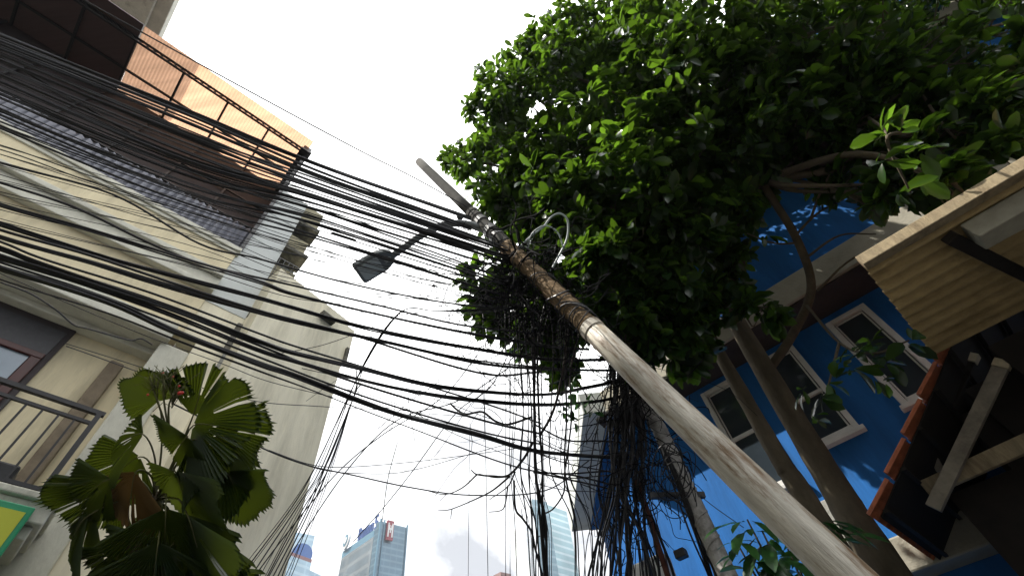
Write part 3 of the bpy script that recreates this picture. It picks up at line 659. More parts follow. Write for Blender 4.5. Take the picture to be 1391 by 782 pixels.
# level wires reaching from the hanging bunch to the curtain
for i in range(9):
    y = 586+i*9+random.uniform(-4, 4)
    cable([(725, y+random.uniform(-10, 4)), (770, y+8+random.uniform(-4, 8)), (815, y+14), (862, y+18+random.uniform(-8, 12))], 4.7, 4.9, random.choice((.004, .006, .009)), 'short level wire, %s down between the hanging bunch and the cable curtain' % ORD[i].replace('topmost', 'first'), 'level wires by the curtain', 'wire', CABLE, jit=2)
# loops over the conduit pole
for i in range(8):
    cx_, cy_ = 912+random.uniform(-14, 14), 655+random.uniform(-30, 25); rx, ry = random.uniform(10, 26), random.uniform(18, 42)
    a0 = random.uniform(0, 6.28)
    pix = [(cx_+rx*math.cos(a0+s), cy_+ry*math.sin(a0+s)) for s in np.linspace(0, random.uniform(4, 7), 11)]
    if i % 3 == 0: pix += [(cx_+30+i*3, 720), (cx_+52+i*4, 790)]
    cable(pix, 4.25+random.uniform(-.1, .1), 4.2, random.choice((.004, .006)), 'black wire coil hung on the cross arm before the blue wall', 'wire coils on the cross arm', 'wire', CABLE, n=5)
for i in range(4):
    cable([(896+i*4, 600+i*6), (914+i*4, 660), (938+i*4, 722), (964+i*4, 790), (984+i*4, 850)], 4.35, 3.9, random.choice((.008, .012, .018)), 'black cable, %s from the left of four lashed along the conduit pole' % ORD[i].replace('topmost', 'first'), 'cables along the conduit pole', 'cable', CABLE, jit=4)
# pale loops on the pole's right side
loops = [([(703, 339), (720, 322), (738, 308), (749, 295), (760, 290), (770, 297), (772, 312), (769, 328), (758, 350), (748, 368)], .012, 'larger pale grey cable loop sticking out over the leaves right of the pole'),
         ([(716, 345), (718, 330), (724, 316), (738, 307), (751, 310), (760, 320), (765, 336)], .009, 'smaller grey cable loop inside the larger pale loop')]
for pix, r, lb in loops: cable(pix, 5.2, 5.0, r, lb, 'pale cable loops', 'cable_loop', CABLEW)
# curly remainders round the knot: nobody could count these
tg = MB()
def knot(cx, cy, sx, sy, d, n, seg=6, L=32, rmax=.006):
    for _ in range(n):
        x, y = random.gauss(cx, sx), random.gauss(cy, sy); z = d+random.gauss(0, .18)
        p = U(x, y, z); v = rng.normal(size=3); v /= np.linalg.norm(v); pts = [p]
        for k in range(seg):
            v = v+rng.normal(size=3)*.5+np.array([0, 0, -.12]); v /= np.linalg.norm(v); p = p+v*L*z/650/2.2; pts.append(p)
        tg.tube(cr(pts, 3), random.uniform(.002, rmax), 4, cap=False)
for k in range(6):
    c = (688+k*18, 350+k*15); knot(c[0]-10, c[1]+18, 24, 20, 4.95-.16*k, 24)
knot(735, 405, 30, 24, 4.8, 46); knot(668, 432, 34, 16, 4.85, 26, 7, 80, .0035); knot(720, 470, 26, 30, 4.8, 26, 7, 80, .0035); knot(850, 515, 14, 14, 4.95, 60); knot(845, 560, 16, 30, 4.9, 60); knot(868, 640, 22, 40, 4.7, 90); knot(705, 350, 16, 10, 5.1, 40, rmax=.012)
o = tg.build('wire_tangle', TANGLE, smooth=True); tag(o, 'matted tangle of cut black wires around the pole knot and curtain', 'wire tangle', kind='stuff')
# splice closures and insulators
def sleeve(px0, py0, px1, py1, d, r, lb, name='splice_closure', cat='cable joint', grp=None, mt=CABLE):
    mb = MB(); a, b = U(px0, py0, d), U(px1, py1, d); mb.tube([a, a+(b-a)*.08, a+(b-a)*.92, b], [r*.5, r, r, r*.5], 10); return tag(mb.build(name, mt, smooth=True), lb, cat, grp)
sleeve(450, 316, 484, 327, 4.5, .014, 'slim black splice closure on the thin wires above the lamp head')
mb = MB(); c = U(625, 294, 5.8)
for i in range(7):
    pass
mb.tube([c+np.array([0, 0, h]) for h in (-.045, -.03, 0, .03, .045)], [.015, .038, .045, .038, .015], 12)
tag(mb.build('insulator', DARKM, smooth=True), 'round dark insulator beside the pole just above the lamp arm', 'insulator')
sleeve(633, 303, 655, 312, 5.7, .04, 'dark clamp block next to the round insulator', 'clamp_block', 'clamp', None, DARKM)
mb = MB(); c = U(589, 388, 4.75); mb.tube([c-np.array([.02, 0, 0]), c, c+np.array([.02, 0, 0])], [.006, .018, .006], 8)
tag(mb.build('wire_clip', DARKM, smooth=True), 'tiny dark clip on a thin wire below the lamp head', 'wire clip')

# ------------------------------------------------------------------ dead twigs
tw = MB()
def twig(pix, r0, r1, d=4.85):
    p = [U(x, y, d+.02*math.sin(x)) for x, y in pix]; tw.tube(cr(p, 5), [r0, (r0+r1)/2, r1], 5)
twig([(724, 600), (712, 622), (691, 645), (668, 646), (648, 644), (640, 638)], .016, .006)
twig([(689, 647), (672, 648), (650, 643)], .008, .005)
twig([(648, 644), (628, 662), (604, 671), (577, 665)], .009, .003)
twig([(693, 646), (670, 665), (647, 677), (613, 691), (595, 693)], .011, .003); twig([(614, 691), (612, 704)], .005, .003); twig([(606, 671), (597, 680)], .004, .003)
twig([(700, 640), (690, 660), (665, 678)], .010, .004); twig([(690, 659), (686, 685), (680, 693), (664, 695)], .009, .004)
twig([(698, 652), (700, 690), (710, 704), (722, 722), (727, 745), (738, 785)], .012, .012); twig([(710, 703), (708, 690)], .006, .003); twig([(728, 742), (732, 728), (744, 730)], .006, .004)
twig([(611, 547), (622, 557), (634, 562), (655, 559), (672, 571), (690, 576), (722, 566)], .010, .013); twig([(688, 576), (682, 578)], .006, .003); twig([(672, 571), (664, 564)], .004, .003)
tag(tw.build('dead_branch', TWIG, smooth=True), 'bare dead branch with forked twigs caught on the hanging wires', 'branch')
tw = MB()
twig([(770, 440), (768, 480), (764, 508), (757, 540), (748, 566), (733, 592)], .012, .014, 4.7)
twig([(757, 540), (762, 556), (752, 572), (742, 560)], .006, .004, 4.7)
twig([(790, 440), (775, 505), (776, 572), (767, 642), (766, 668), (752, 690), (738, 698)], .010, .008, 4.75)
tag(tw.build('vine_stem', TWIG, smooth=True), 'dark woody vine stem hanging from the crown beside the hanging wires', 'vine')

# ------------------------------------------------------------------ leaves
T_ = np.array([0, .28, .58, .84, 1.0]); Wd = np.array([0, .15, .235, .17, 0])
def leaf_template(narrow=1.0, fold=.30, droop=.22, pet=.08):
    v = []; 
    for t in T_: v.append((pet+t, 0, -droop*t*t))
    for s in (1, -1):
        for t, w in zip(T_[1:4], Wd[1:4]): v.append((pet+t, s*w*narrow, -droop*t*t+fold*w*narrow))
    f = []
    for s in (0, 1):
        l = [5, 6, 7] if s == 0 else [8, 9, 10]
        q = [(0, 1, l[0]), (1, 2, l[1], l[0]), (2, 3, l[2], l[1]), (3, 4, l[2])]
        f += [tuple(reversed(x)) for x in q] if s == 0 else q
    return np.array(v), f
def unit(v): return v/(np.linalg.norm(v, axis=-1, keepdims=True)+1e-9)
def place_leaves(mb_v, mb_f, tmpl, pos, dirs, ups, size):
    v, f = tmpl; x = unit(dirs); y = unit(np.cross(ups, x)); z = np.cross(x, y)
    P = pos[:, None, :]+size[:, None, None]*(v[None, :, 0:1]*x[:, None, :]+v[None, :, 1:2]*y[:, None, :]+v[None, :, 2:3]*z[:, None, :])
    k = len(mb_v[0]) if mb_v and len(mb_v[0]) else 0
    return P.reshape(-1, 3), f
def leaf_object(name, groups, material, parent=None):
    """groups: list of (template, pos, dir, up, size)"""
    V = []; Fc = []; off = 0
    for tm, pos, dr_, up_, sz in groups:
        if len(pos) == 0: continue
        P, f = place_leaves([], [], tm, pos, dr_, up_, sz); nv = len(tm[0])
        V.append(P)
        for i in range(len(pos)):
            b = off+i*nv
            Fc += [tuple(b+q for q in ff) for ff in f]
        off += len(P)
    V = np.concatenate(V)
    me = bpy.data.meshes.new(name); me.from_pydata(V.tolist(), [], Fc); me.materials.append(material)
    me.polygons.foreach_set('use_smooth', [True]*len(me.polygons)); me.update()
    o = bpy.data.objects.new(name, me); COL.objects.link(o)
    if parent is not None: par(o, parent)
    return o
def sprays(centers, outs, n_leaf, size, spread=1.0, droop=.25):
    """rosettes of leaves at twig ends"""
    m_ = len(centers); pos, dirs, ups, sz = [], [], [], []
    for k in range(n_leaf):
        ang_ = rng.uniform(0, 2*math.pi, m_); o = unit(outs)
        a = unit(np.cross(o, rng.normal(size=(m_, 3)))); 
        d = unit(o*rng.uniform(.1, .9, (m_, 1))+a*spread+np.array([0, 0, -droop]))
        pos.append(centers-o*(rng.uniform(0, .10, (m_, 1)))); dirs.append(d)
        u_ = unit(o*.6+np.array([0, 0, .9])+rng.normal(size=(m_, 3))*.35); ups.append(u_)
        sz.append(size*rng.uniform(.45, 1.25, m_))
    return np.concatenate(pos), np.concatenate(dirs), np.concatenate(ups), np.concatenate(sz)

LT = leaf_template()
tree = empty('broadleaf_tree', U(1210, 782, 4.0)*np.array([1, 1, 0]), 'tall broad-leaved tree with two trunks and a dense dark crown over the blue building', 'tree')
# crown: (px, py, depth, radius in metres, number of twig ends)
blobs = [
 (640, 212, 8.2, .30, 26), (615, 213, 8.2, .18, 10), (676, 160, 8.3, .55, 80), (700, 110, 8.4, .55, 80), (735, 85, 8.5, .6, 90), (770, 60, 8.5, .65, 110), (820, 42, 8.4, .7, 120), (880, 20, 8.3, .8, 130),
 (690, 220, 7.9, .7, 130), (740, 160, 8.0, .9, 190), (800, 120, 8.0, .9, 190), (860, 90, 7.6, .9, 200), (680, 290, 7.6, .5, 70), (720, 290, 7.3, .7, 130), (760, 240, 7.2, .85, 170),
 (820, 200, 7.0, .9, 190), (880, 160, 6.8, .9, 180), (930, 90, 6.6, .9, 190), (960, 20, 6.8, 1.0, 200), (1040, 20, 6.6, 1.0, 200), (1010, 90, 6.2, .8, 150), (940, 160, 6.2, .7, 120),
 (790, 310, 6.2, .6, 100), (830, 280, 6.0, .7, 120), (870, 240, 5.9, .7, 110), (820, 370, 5.5, .5, 80), (860, 330, 5.5, .55, 90), (900, 300, 5.6, .5, 70), (930, 240, 5.8, .55, 70), (770, 410, 5.7, .40, 50), (850, 410, 5.2, .35, 45),
 (890, 390, 5.3, .40, 42), (930, 345, 5.5, .40, 38), (965, 290, 5.7, .40, 36), (700, 405, 6.2, .5, 66), (670, 385, 6.4, .36, 36), (720, 440, 6.0, .40, 46), (750, 470, 5.7, .34, 34), (660, 415, 6.2, .25, 22), (740, 350, 6.6, .5, 60),
 (1100, 50, 6.2, .9, 150), (1160, 30, 5.9, .8, 120), (1220, 20, 5.6, .7, 95), (1290, 20, 5.4, .7, 85), (1350, 40, 5.2, .6, 65), (1410, 20, 5.4, .7, 60), (1080, 130, 5.8, .55, 70), (1130, 110, 5.6, .45, 48), (1180, 90, 5.3, .4, 34), (1250, 90, 5.0, .45, 38), (1310, 110, 4.9, .5, 44),
 (1370, 130, 4.8, .5, 46), (1035, 160, 5.8, .38, 34), (990, 190, 6.0, .4, 36), (1100, 190, 5.3, .30, 20), (1330, 170, 4.5, .35, 30), (1390, 200, 4.4, .3, 24), (1290, 200, 4.3, .22, 14), (1220, 250, 4.6, .22, 16), (1140, 230, 5.3, .25, 13),
 (820, 300, 9.3, .8, 120), (880, 330, 9.3, .8, 120), (940, 300, 9.3, .8, 110), (860, 230, 9.6, .9, 120), (940, 220, 9.4, .9, 120), (975, 180, 9.0, .7, 90), (1060, 120, 8.6, .8, 110), (1130, 70, 8.3, .7, 80), (1210, 60, 8.0, .6, 60), (990, 110, 9.0, .9, 110), (900, 120, 9.4, 1.0, 120), (800, 200, 9.6, .9, 110), (880, 370, 7.9, .6, 100), (925, 330, 7.8, .6, 90), (845, 350, 8.4, .55, 80), (960, 270, 8.2, .55, 70), (1060, 30, 9.0, 1.0, 110), (1180, 10, 8.5, 1.0, 100),
 (985, 215, 5.8, .34, 34), (1050, 185, 5.5, .34, 34), (1100, 160, 5.3, .4, 44), (1140, 170, 5.3, .32, 28), (1215, 150, 5.0, .34, 26), (880, 440, 5.2, .34, 36), (925, 425, 5.4, .34, 32), (985, 375, 5.6, .30, 22), (1000, 345, 5.6, .2, 10), (865, 485, 5.1, .24, 18), (1180, 225, 4.9, .30, 24), (1280, 175, 4.6, .34, 22), (905, 475, 5.3, .2, 10), (930, 470, 5.3, .22, 14), (975, 405, 5.5, .26, 18), (1030, 420, 5.0, .14, 6), (850, 450, 5.1, .3, 26), (1190, 260, 4.8, .22, 14), (960, 430, 5.6, .2, 10),
 (1140, 40, 9.0, .9, 110), (1300, 10, 8.4, .7, 70), (1250, -10, 8.6, .9, 90),
 (1180, 270, 4.8, .16, 9), (1200, 210, 4.9, .18, 9), (1020, 250, 6.0, .2, 10), (900, 440, 5.2, .22, 14), (870, 470, 5.2, .2, 10), (1300, 250, 4.0, .18, 9), (1350, 210, 4.1, .2, 12),
]
C_, Oo, Bc = [], [], []
for px, py, d, r, n in blobs:
    c = U(px, py, d); Bc.append((c, r))
    n = int(n*(.80 if d > 7.6 else .80 if d > 6.9 else .42))
    if px > 1170 and d < 6.6: n = int(n*(.50 if px < 1240 else .36))
    v = unit(rng.normal(size=(n, 3))); rad = r*np.cbrt(rng.uniform(.12, 1.15, (n, 1)))
    for _k in range(7 if r > .3 else 2):      # small shoots standing out of the mass
        sv = unit(rng.normal(size=3)); sc = c+sv*r*rng.uniform(.95, 1.3); q = sc+rng.normal(size=(6, 3))*r*.14
        C_.append(q); Oo.append(unit(np.tile(sv, (6, 1))+np.array([0, 0, .3])+rng.normal(size=(6, 3))*.35))
    p = c+v*rad*np.array([1, 1, .9]); C_.append(p); Oo.append(unit(v+np.array([0, 0, .35])+rng.normal(size=(n, 3))*.3))
C_ = np.concatenate(C_); Oo = np.concatenate(Oo)
far_ = np.array([np.linalg.norm(q-CAM) for q in C_]); fm_ = far_ > 7.2
gr = [(LT, *sprays(C_[fm_], Oo[fm_], 7, .165)), (LT, *sprays(C_[~fm_], Oo[~fm_], 9, .20, 1.0, .40))]
# a few large near sprays that hang in front
near = [(1195, 180, 3.3, 9, (-.5, -.2, -.1)), (1225, 165, 3.35, 7, (.2, -.3, .3)), (1205, 220, 3.3, 7, (0, -.3, -.8)), (1250, 205, 3.4, 5, (.5, -.2, -.3)), (1235, 262, 3.3, 4, (.1, -.3, -.6)), (1265, 235, 3.5, 5, (.4, -.1, 0)),
        (1110, 540, 4.0, 9, (-.6, -.3, -.2)), (1135, 515, 4.0, 8, (.2, -.4, -.2)), (1090, 535, 4.0, 5, (-.4, -.2, -.6)), (1115, 575, 3.9, 4, (0, -.2, -1)), (1160, 500, 3.9, 7, (.3, -.3, -.4)), (1185, 485, 3.9, 9, (.2, -.4, .2)), (1215, 490, 3.8, 8, (.6, -.2, -.1)), (1175, 455, 4.0, 7, (-.2, -.3, .5)), (1240, 460, 3.7, 6, (.5, -.2, .2)), (1205, 520, 3.8, 5, (.3, -.2, -.6)), (1150, 470, 4.0, 6, (-.3, -.3, .4)),
        (1030, 155, 5.0, 8, (-.2, -.5, -.2)), (1015, 175, 5.0, 6, (-.4, -.4, -.5)), (905, 55, 5.4, 9, (-.5, -.4, 0)), (935, 75, 5.4, 9, (.1, -.4, -.5)), (900, 90, 5.4, 7, (-.3, -.4, -.6)), (915, 255, 5.0, 7, (0, -.5, 0)), (985, 262, 5.0, 6, (.4, -.4, 0)), (1045, 320, 5.0, 5, (.2, -.3, -.5)), (1025, 415, 4.9, 4, (0, -.2, -.6)), (935, 400, 5.1, 5, (.2, -.3, -.4)),
        (790, 285, 5.4, 8, (-.4, -.4, .2)), (800, 350, 5.2, 8, (-.4, -.4, -.2)), (785, 375, 5.2, 7, (-.4, -.4, -.2)), (815, 325, 5.2, 7, (-.4, -.4, .2)), (875, 420, 4.9, 6, (-.2, -.4, -.4)), (800, 180, 6.0, 7, (-.3, -.4, 0)), (730, 165, 7.2, 7, (-.3, -.4, 0)), (725, 225, 7.0, 7, (-.3, -.4, 0))]
for px, py, d, n, o_ in near:
    c = U(px, py, d)[None, :]; gr.append((LT, *sprays(c, np.array([o_], float), n, .19 if d < 4.5 else .19, 1.0, .35)))
leaf_object('crown', gr, LEAF, tree)
# trunks and limbs
def limb(pts, r0, r1, name='limb', n=8, jit=.0, ns=10):
    mb = MB(); P = cr(pts, n); rr = np.linspace(r0, r1, len(P))*(1+rng.normal(size=len(P))*jit); mb.tube(P, rr, ns); return mb
b1 = U(1210, 782, 4.0); b2 = U(1112, 705, 4.25)
t1 = [b1*np.array([1, 1, 0])+np.array([.02, .1, 0]), b1, U(1130, 655, 4.75), U(1040, 505, 5.6), U(980, 400, 6.6), U(955, 330, 7.3)]
limb(t1, .17, .09, n=8, jit=.02, ns=14).build('trunk', BARK, tree, smooth=True)
t2 = [b2*np.array([1, 1, 0])+np.array([.05, .1, 0]), b2, U(1060, 625, 4.7), U(1000, 520, 5.4), U(935, 410, 6.4), U(890, 350, 6.9)]
limb(t2, .105, .055, n=8, jit=.03, ns=12).build('trunk', BARK, tree, smooth=True)
T3 = [U(1040, 508, 5.62), U(1078, 452, 5.62), U(1102, 390, 5.55), U(1080, 320, 5.5), U(1035, 245, 5.7), U(1020, 180, 6.0)]
limb(T3, .055, .04, jit=.02).build('limb', BARK, tree, smooth=True)
lm = MB()
forks = [U(955, 330, 7.3), U(890, 350, 6.9), U(1035, 245, 5.7), U(980, 400, 6.6), U(1020, 180, 6.0)]
for (c, r), (px, py, d, r_, n) in zip(Bc, blobs):
    f = min(forks, key=lambda q: np.linalg.norm(q-c)); L_ = np.linalg.norm(c-f)
    mid = f+(c-f)*.5+np.array([0, 0, .10*L_])+rng.normal(size=3)*.08*L_
    P = cr([f, mid, c], 5); lm.tube(P, [min(.06, .018+.018*L_), .012], 6)
    for k in range(6):
        v = unit(rng.normal(size=3)); e = c+v*r*.9; lm.tube(cr([c-(c-mid)*rng.uniform(0, .4), c+v*r*.5+rng.normal(size=3)*.05, e], 3), [.011, .004], 4, cap=False)
for pts in ([(1080, 320, 5.5), (1110, 290, 5.4), (1150, 268, 5.3), (1175, 250, 5.2)], [(1095, 350, 5.45), (1140, 320, 5.3), (1190, 318, 5.1)], [(1085, 330, 5.5), (1050, 330, 5.4), (1010, 315, 5.4)], [(1110, 395, 5.4), (1160, 350, 5.2), (1230, 330, 5.0)], [(1100, 300, 5.4), (1120, 250, 5.2), (1160, 190, 5.0), (1240, 110, 4.9)],
            [(1035, 245, 5.7), (1100, 215, 5.4), (1190, 150, 5.0), (1290, 130, 4.7)], [(1180, 160, 5.0), (1200, 175, 4.2), (1205, 190, 3.35)], [(1096, 415, 5.5), (1140, 465, 4.6), (1185, 480, 3.95), (1235, 462, 3.75)], [(1140, 465, 4.6), (1120, 545, 4.0)], [(1240, 110, 4.9), (1300, 190, 4.2), (1380, 215, 4.1)], [(1235, 180, 3.4), (1205, 190, 3.35), (1237, 262, 3.3)]):
    lm.tube(cr([U(*q) for q in pts], 6), [.016, .006], 6)
lm.build('branches', BARK, tree, smooth=True)

# leafy vine under the knot
NT = leaf_template(1.15, .25, .15)
vpos = np.array([U(x, y, 4.75) for x, y in ((778, 520), (784, 535), (776, 548), (792, 552), (770, 566), (800, 545), (784, 510), (806, 560), (775, 556), (780, 575), (765, 560))])
vs_ = sprays(vpos, np.tile(np.array([[0, -.5, -.6]]), (len(vpos), 1)), 4, .10, 1.0, .5)
o = leaf_object('leafy_vine', [(NT, *vs_)], LEAFN); tag(o, 'small green vine leaves dangling in front of the grey blue-striped eave', 'vine')
# shrub by the trunk foot
sh = empty('shrub', U(1060, 790, 3.3)*np.array([1, 1, 0]), 'shrub with long glossy drooping leaves by the tree trunk foot', 'shrub')
ST = leaf_template(.75, .25, .45, .15)
sc_ = [(1015, 705, 3.45), (1035, 720, 3.4), (1000, 735, 3.4), (1050, 750, 3.3), (1020, 760, 3.3), (1070, 745, 3.5), (1085, 770, 3.5), (1110, 705, 3.9), (1135, 720, 3.9), (1125, 745, 3.8), (1100, 720, 3.8), (1060, 790, 3.2), (1010, 790, 3.3), (1120, 775, 3.7), (1095, 700, 3.95)]
pos = np.array([U(*q) for q in sc_]); ss = sprays(pos, np.tile(np.array([[0, -.3, .5]]), (len(pos), 1)), 7, .27, 1.1, .55)
leaf_object('foliage', [(ST, *ss)], LEAFN, sh)
m = MB()
for p in pos: m.tube(cr([np.array([sh.location.x, sh.location.y, 0]), (p+np.array([sh.location.x, sh.location.y, 1.2]))/2, p], 5), [.02, .006], 6)
m.build('stem', BARK, sh, smooth=True)

# ------------------------------------------------------------------ fan palm before the shophouse
palm = empty('fan_palm', U(225, 790, 3.75)*np.array([1, 1, 0]), 'fan palm with round pleated notched leaves in front of the cream shophouse', 'palm')
crown_c = U(240, 625, 3.95)
def fan_leaf(hub, tipdir, nrm_, rad, span, seed, pleats=30, split=None):
    r_ = random.Random(seed); t = unit(np.array(tipdir, float)); n = np.array(nrm_, float); n = unit(n-t*(n@t)); s_ = np.cross(n, t)
    mb = MB(); vs = []; 
    rings = (.04, .35, .7, .93)
    for i in range(2*pleats+1):
        a = (-.5+i/(2*pleats))*span; d = t*math.cos(a)+s_*math.sin(a); ridge = (1 if i % 2 else -1)
        lob = 1+.13*math.sin(a*2.3+seed)+.06*math.sin(a*7+seed*2)
        for q in [z*lob for z in rings]: vs.append(hub+d*rad*q+n*(ridge*.012*q+(-.18*q*q*rad)*(1+.5*math.cos(a)))+np.array([0, 0, -.20*rad*q*q]))
        lob = 1+.13*math.sin(a*2.3+seed)+.06*math.sin(a*7+seed*2); e = (1.0+r_.uniform(-.07, .05) if i % 2 else .88+r_.uniform(-.04, .02))*lob
        vs.append(hub+d*rad*e+n*(-.18*e*e*rad*(1+.5*math.cos(a)))+np.array([0, 0, -.20*rad*e*e]))
    R_ = 5; fs = []
    gap = set()
    if split: gap = {r_.randrange(4, 2*pleats-4) for _ in range(split*2)}
    for i in range(2*pleats):
        for q in range(R_-1):
            if i in gap and q >= 1: continue
            fs.append((i*R_+q, (i+1)*R_+q, (i+1)*R_+q+1, i*R_+q+1))
    mb.add(vs, fs); return mb
def impx(dx, dy, back=0): return XC*0+np.array([1, 0, 0])*0+_w(dx, dy, back)
def _w(dx, dy, back):
    v = np.array([dx, -dy, -back], float); return np.array([v@XC, v@YC, v@upc])
# (hub px, py, depth, tip direction in the picture, away/towards, radius m, span deg, dry, splits)
fl = [(262, 578, 3.5, (.75, -.05), -.2, .47, 170, 0, 5), (262, 565, 3.6, (.25, -1), .1, .42, 95, 0, 3), (238, 640, 3.4, (.12, 1), .25, .48, 190, 0, 1), (185, 640, 3.4, (-.35, 1), .2, .52, 120, 1, 4),
      (195, 590, 3.5, (-1, .25), .1, .33, 120, 0, 4), (215, 545, 3.7, (-.4, -.7), -.3, .34, 200, 0, 2), (255, 592, 3.35, (-.6, .6), .3, .34, 150, 0, 2), (262, 596, 3.45, (.55, .6), .3, .30, 140, 0, 2), (305, 640, 3.6, (.35, .8), .1, .38, 150, 0, 2), (300, 620, 3.7, (.6, .3), -.2, .34, 160, 0, 2),
      (235, 738, 3.3, (-.85, .45), .1, .55, 85, 0, 6), (130, 690, 3.5, (-.5, .8), -.1, .34, 110, 0, 4), (275, 715, 3.5, (.15, 1), .0, .42, 90, 0, 3), (290, 720, 3.6, (.05, 1), -.2, .46, 50, 0, 2), (215, 700, 3.5, (-.3, .9), -.2, .46, 150, 0, 3),
      (190, 620, 3.7, (-.6, .5), -.3, .40, 160, 0, 2),  (160, 660, 3.6, (-.7, .6), -.2, .42, 130, 0, 4), (300, 585, 3.7, (.8, .5), -.3, .40, 160, 0, 2),  (200, 760, 3.4, (-.3, .9), .1, .40, 130, 0, 4), (225, 690, 3.25, (-.1, 1), .1, .50, 130, 0, 4), (255, 700, 3.3, (.3, 1), 0, .46, 120, 0, 3), (150, 650, 3.4, (-.9, .5), .1, .36, 120, 0, 4), (215, 735, 3.2, (-.2, 1), .1, .5, 120, 0, 5), (120, 700, 3.4, (-.6, .8), 0, .36, 120, 0, 4),  (165, 745, 3.25, (-.4, .9), .1, .45, 130, 0, 5), (260, 770, 3.4, (.2, .9), .2, .45, 120, 0, 4)]
pet = MB()
for i, (px, py, d, td, aw, rad, sp, dry, spl) in enumerate(fl):
    hub = U(px, py, d); t = _w(td[0], td[1], aw); n = _w(.55*math.sin(i*2.1), -.45+.5*math.sin(i*1.3), -1.0)   # face roughly to the street, tilted up
    fan_leaf(hub, t, n, rad, math.radians(sp), i, 38 if sp > 120 else 24, spl).build('leaf', PALMB if dry else PALML, palm)
    q = crown_c+np.array([0, 0, -.35]); pet.tube(cr([q, (q+hub)/2+np.array([0, 0, .08]), hub, hub+unit(t)*rad*.5], 5), [.010, .006, .002], 6)
pet.build('petiole', STALK, palm, smooth=True)
m = MB(); base_p = np.array(palm.location); m.tube(cr([base_p, base_p*.5+crown_c*.5+np.array([-.05, .1, -.5]), crown_c+np.array([0, 0, -.3])], 6), [.09, .06], 10); m.build('trunk', BARK, palm, smooth=True)
m = MB(); BER = []
for hx, hy in ((222, 515), (235, 535), (205, 520)):
    h0 = U(230, 590, 3.45); h1 = U(hx, hy, 3.4)
    m.tube(cr([h0, (h0+h1)/2+np.array([0, -.05, .02]), h1], 4), [.008, .005], 5)
    for k in range(22):
        e = h1+rng.normal(size=3)*np.array([.06, .05, .06])+np.array([0, 0, .03]); m.tube([h1-(h1-h0)*rng.uniform(0, .35), (h1+e)/2+rng.normal(size=3)*.01, e], .0025, 4)
        if random.random() < .08: BER.append((e, .009))
for hx, hy in ((245, 536),):
    e = U(hx, hy, 3.35)
    for k in range(3):
        BER.append((e+rng.normal(size=3)*.012, .014))
m.build('flower_stalk', STALK, palm, smooth=True)
for e, r in BER:
    rd = MB(); rd.tube([e+np.array([0, 0, h*r]) for h in (-1, -.7, 0, .7, 1)], [.1*r, .7*r, r, .7*r, .1*r], 8); rd.build('berry', REDF, palm, smooth=True)

# ------------------------------------------------------------------ far towers
def tower(name, label, tl_, tc_, tr_, ztop, mats, group='office towers far away'):
    a, b, c = Uz(*tl_, ztop)[:2], Uz(*tc_, ztop)[:2], Uz(*tr_, ztop)[:2]; d = a+c-b
    e = empty(name, (*((a+c)/2), 0), label, 'skyscraper', group); return e, a, b, c, d
def slab(mb, quad, z0, z1, mi=0): mb.box8([np.array([*q, z]) for z in (z0, z1) for q in quad], mi)
def dirv(a, b): v = b-a; v = v/np.linalg.norm(v); return (float(v[0]), float(v[1]), 0)
ZT = 190
e, a, b, c, d = tower('office_tower', 'blue glass tower with a lettered roof sign and red logo, centre bottom', (467, 741), (516, 707), (553, 716), ZT, None)
q = [a, b, c, d]
GA = glass_facade('sky_glass', (.50, .62, .70), (.72, .80, .84), 8.5, 30, dirv(a, b), .75, .18)
GB = glass_facade('blue_glass', (.13, .22, .29), (.18, .28, .35), 4.2, 4.5, dirv(b, c), .35, .3)
GD = mat('tower_blue_edge', (.12, .24, .33), .4, .1, 1)
m = MB(); slab(m, [a+(b-a)*0, b-(b-a)*.12, b-(b-a)*.12+(d-a)*.97, d], 0, ZT-9); m.build('glazed_side', GA, e)
m = MB(); slab(m, [b-(b-a)*.11, b, c, c-(b-a)*.11], 0, ZT); m.build('glazed_front', GB, e)
ne = np.array(dirv(c, b)[:2])
m = MB()
for f0, f1 in ((.0, .06), (.14, .17), (.97, 1.0)):
    p0, p1 = b+(c-b)*f0, b+(c-b)*f1; o_ = -(d-c)/np.linalg.norm(d-c); o_ = (b-a)/np.linalg.norm(b-a)*.8
    slab(m, [p0+o_*0, p0+o_*1.6, p1+o_*1.6, p1+o_*0], 0, ZT+1.5)
m.build('edge_fin', GD, e)
m = MB(); slab(m, [a-(b-a)*.01, b-(b-a)*.12, b-(b-a)*.12+(d-a)*.97, d-(b-a)*.01], ZT-9, ZT-4); m.build('roof_band', GD, e)
fr = np.array(dirv(a, b)[:2])
sgn = MB()
L0 = np.linalg.norm(b-a)
BLUEL = mat('blue_sign_letter', (.04, .10, .30), .5, .1, 1); REDL = mat('dark_red_sign', (.28, .03, .05), .5, .1, 1); WHL = mat('white_sign', (.75, .75, .75), .5, .1, 1)
sn = (c-b)/np.linalg.norm(c-b)
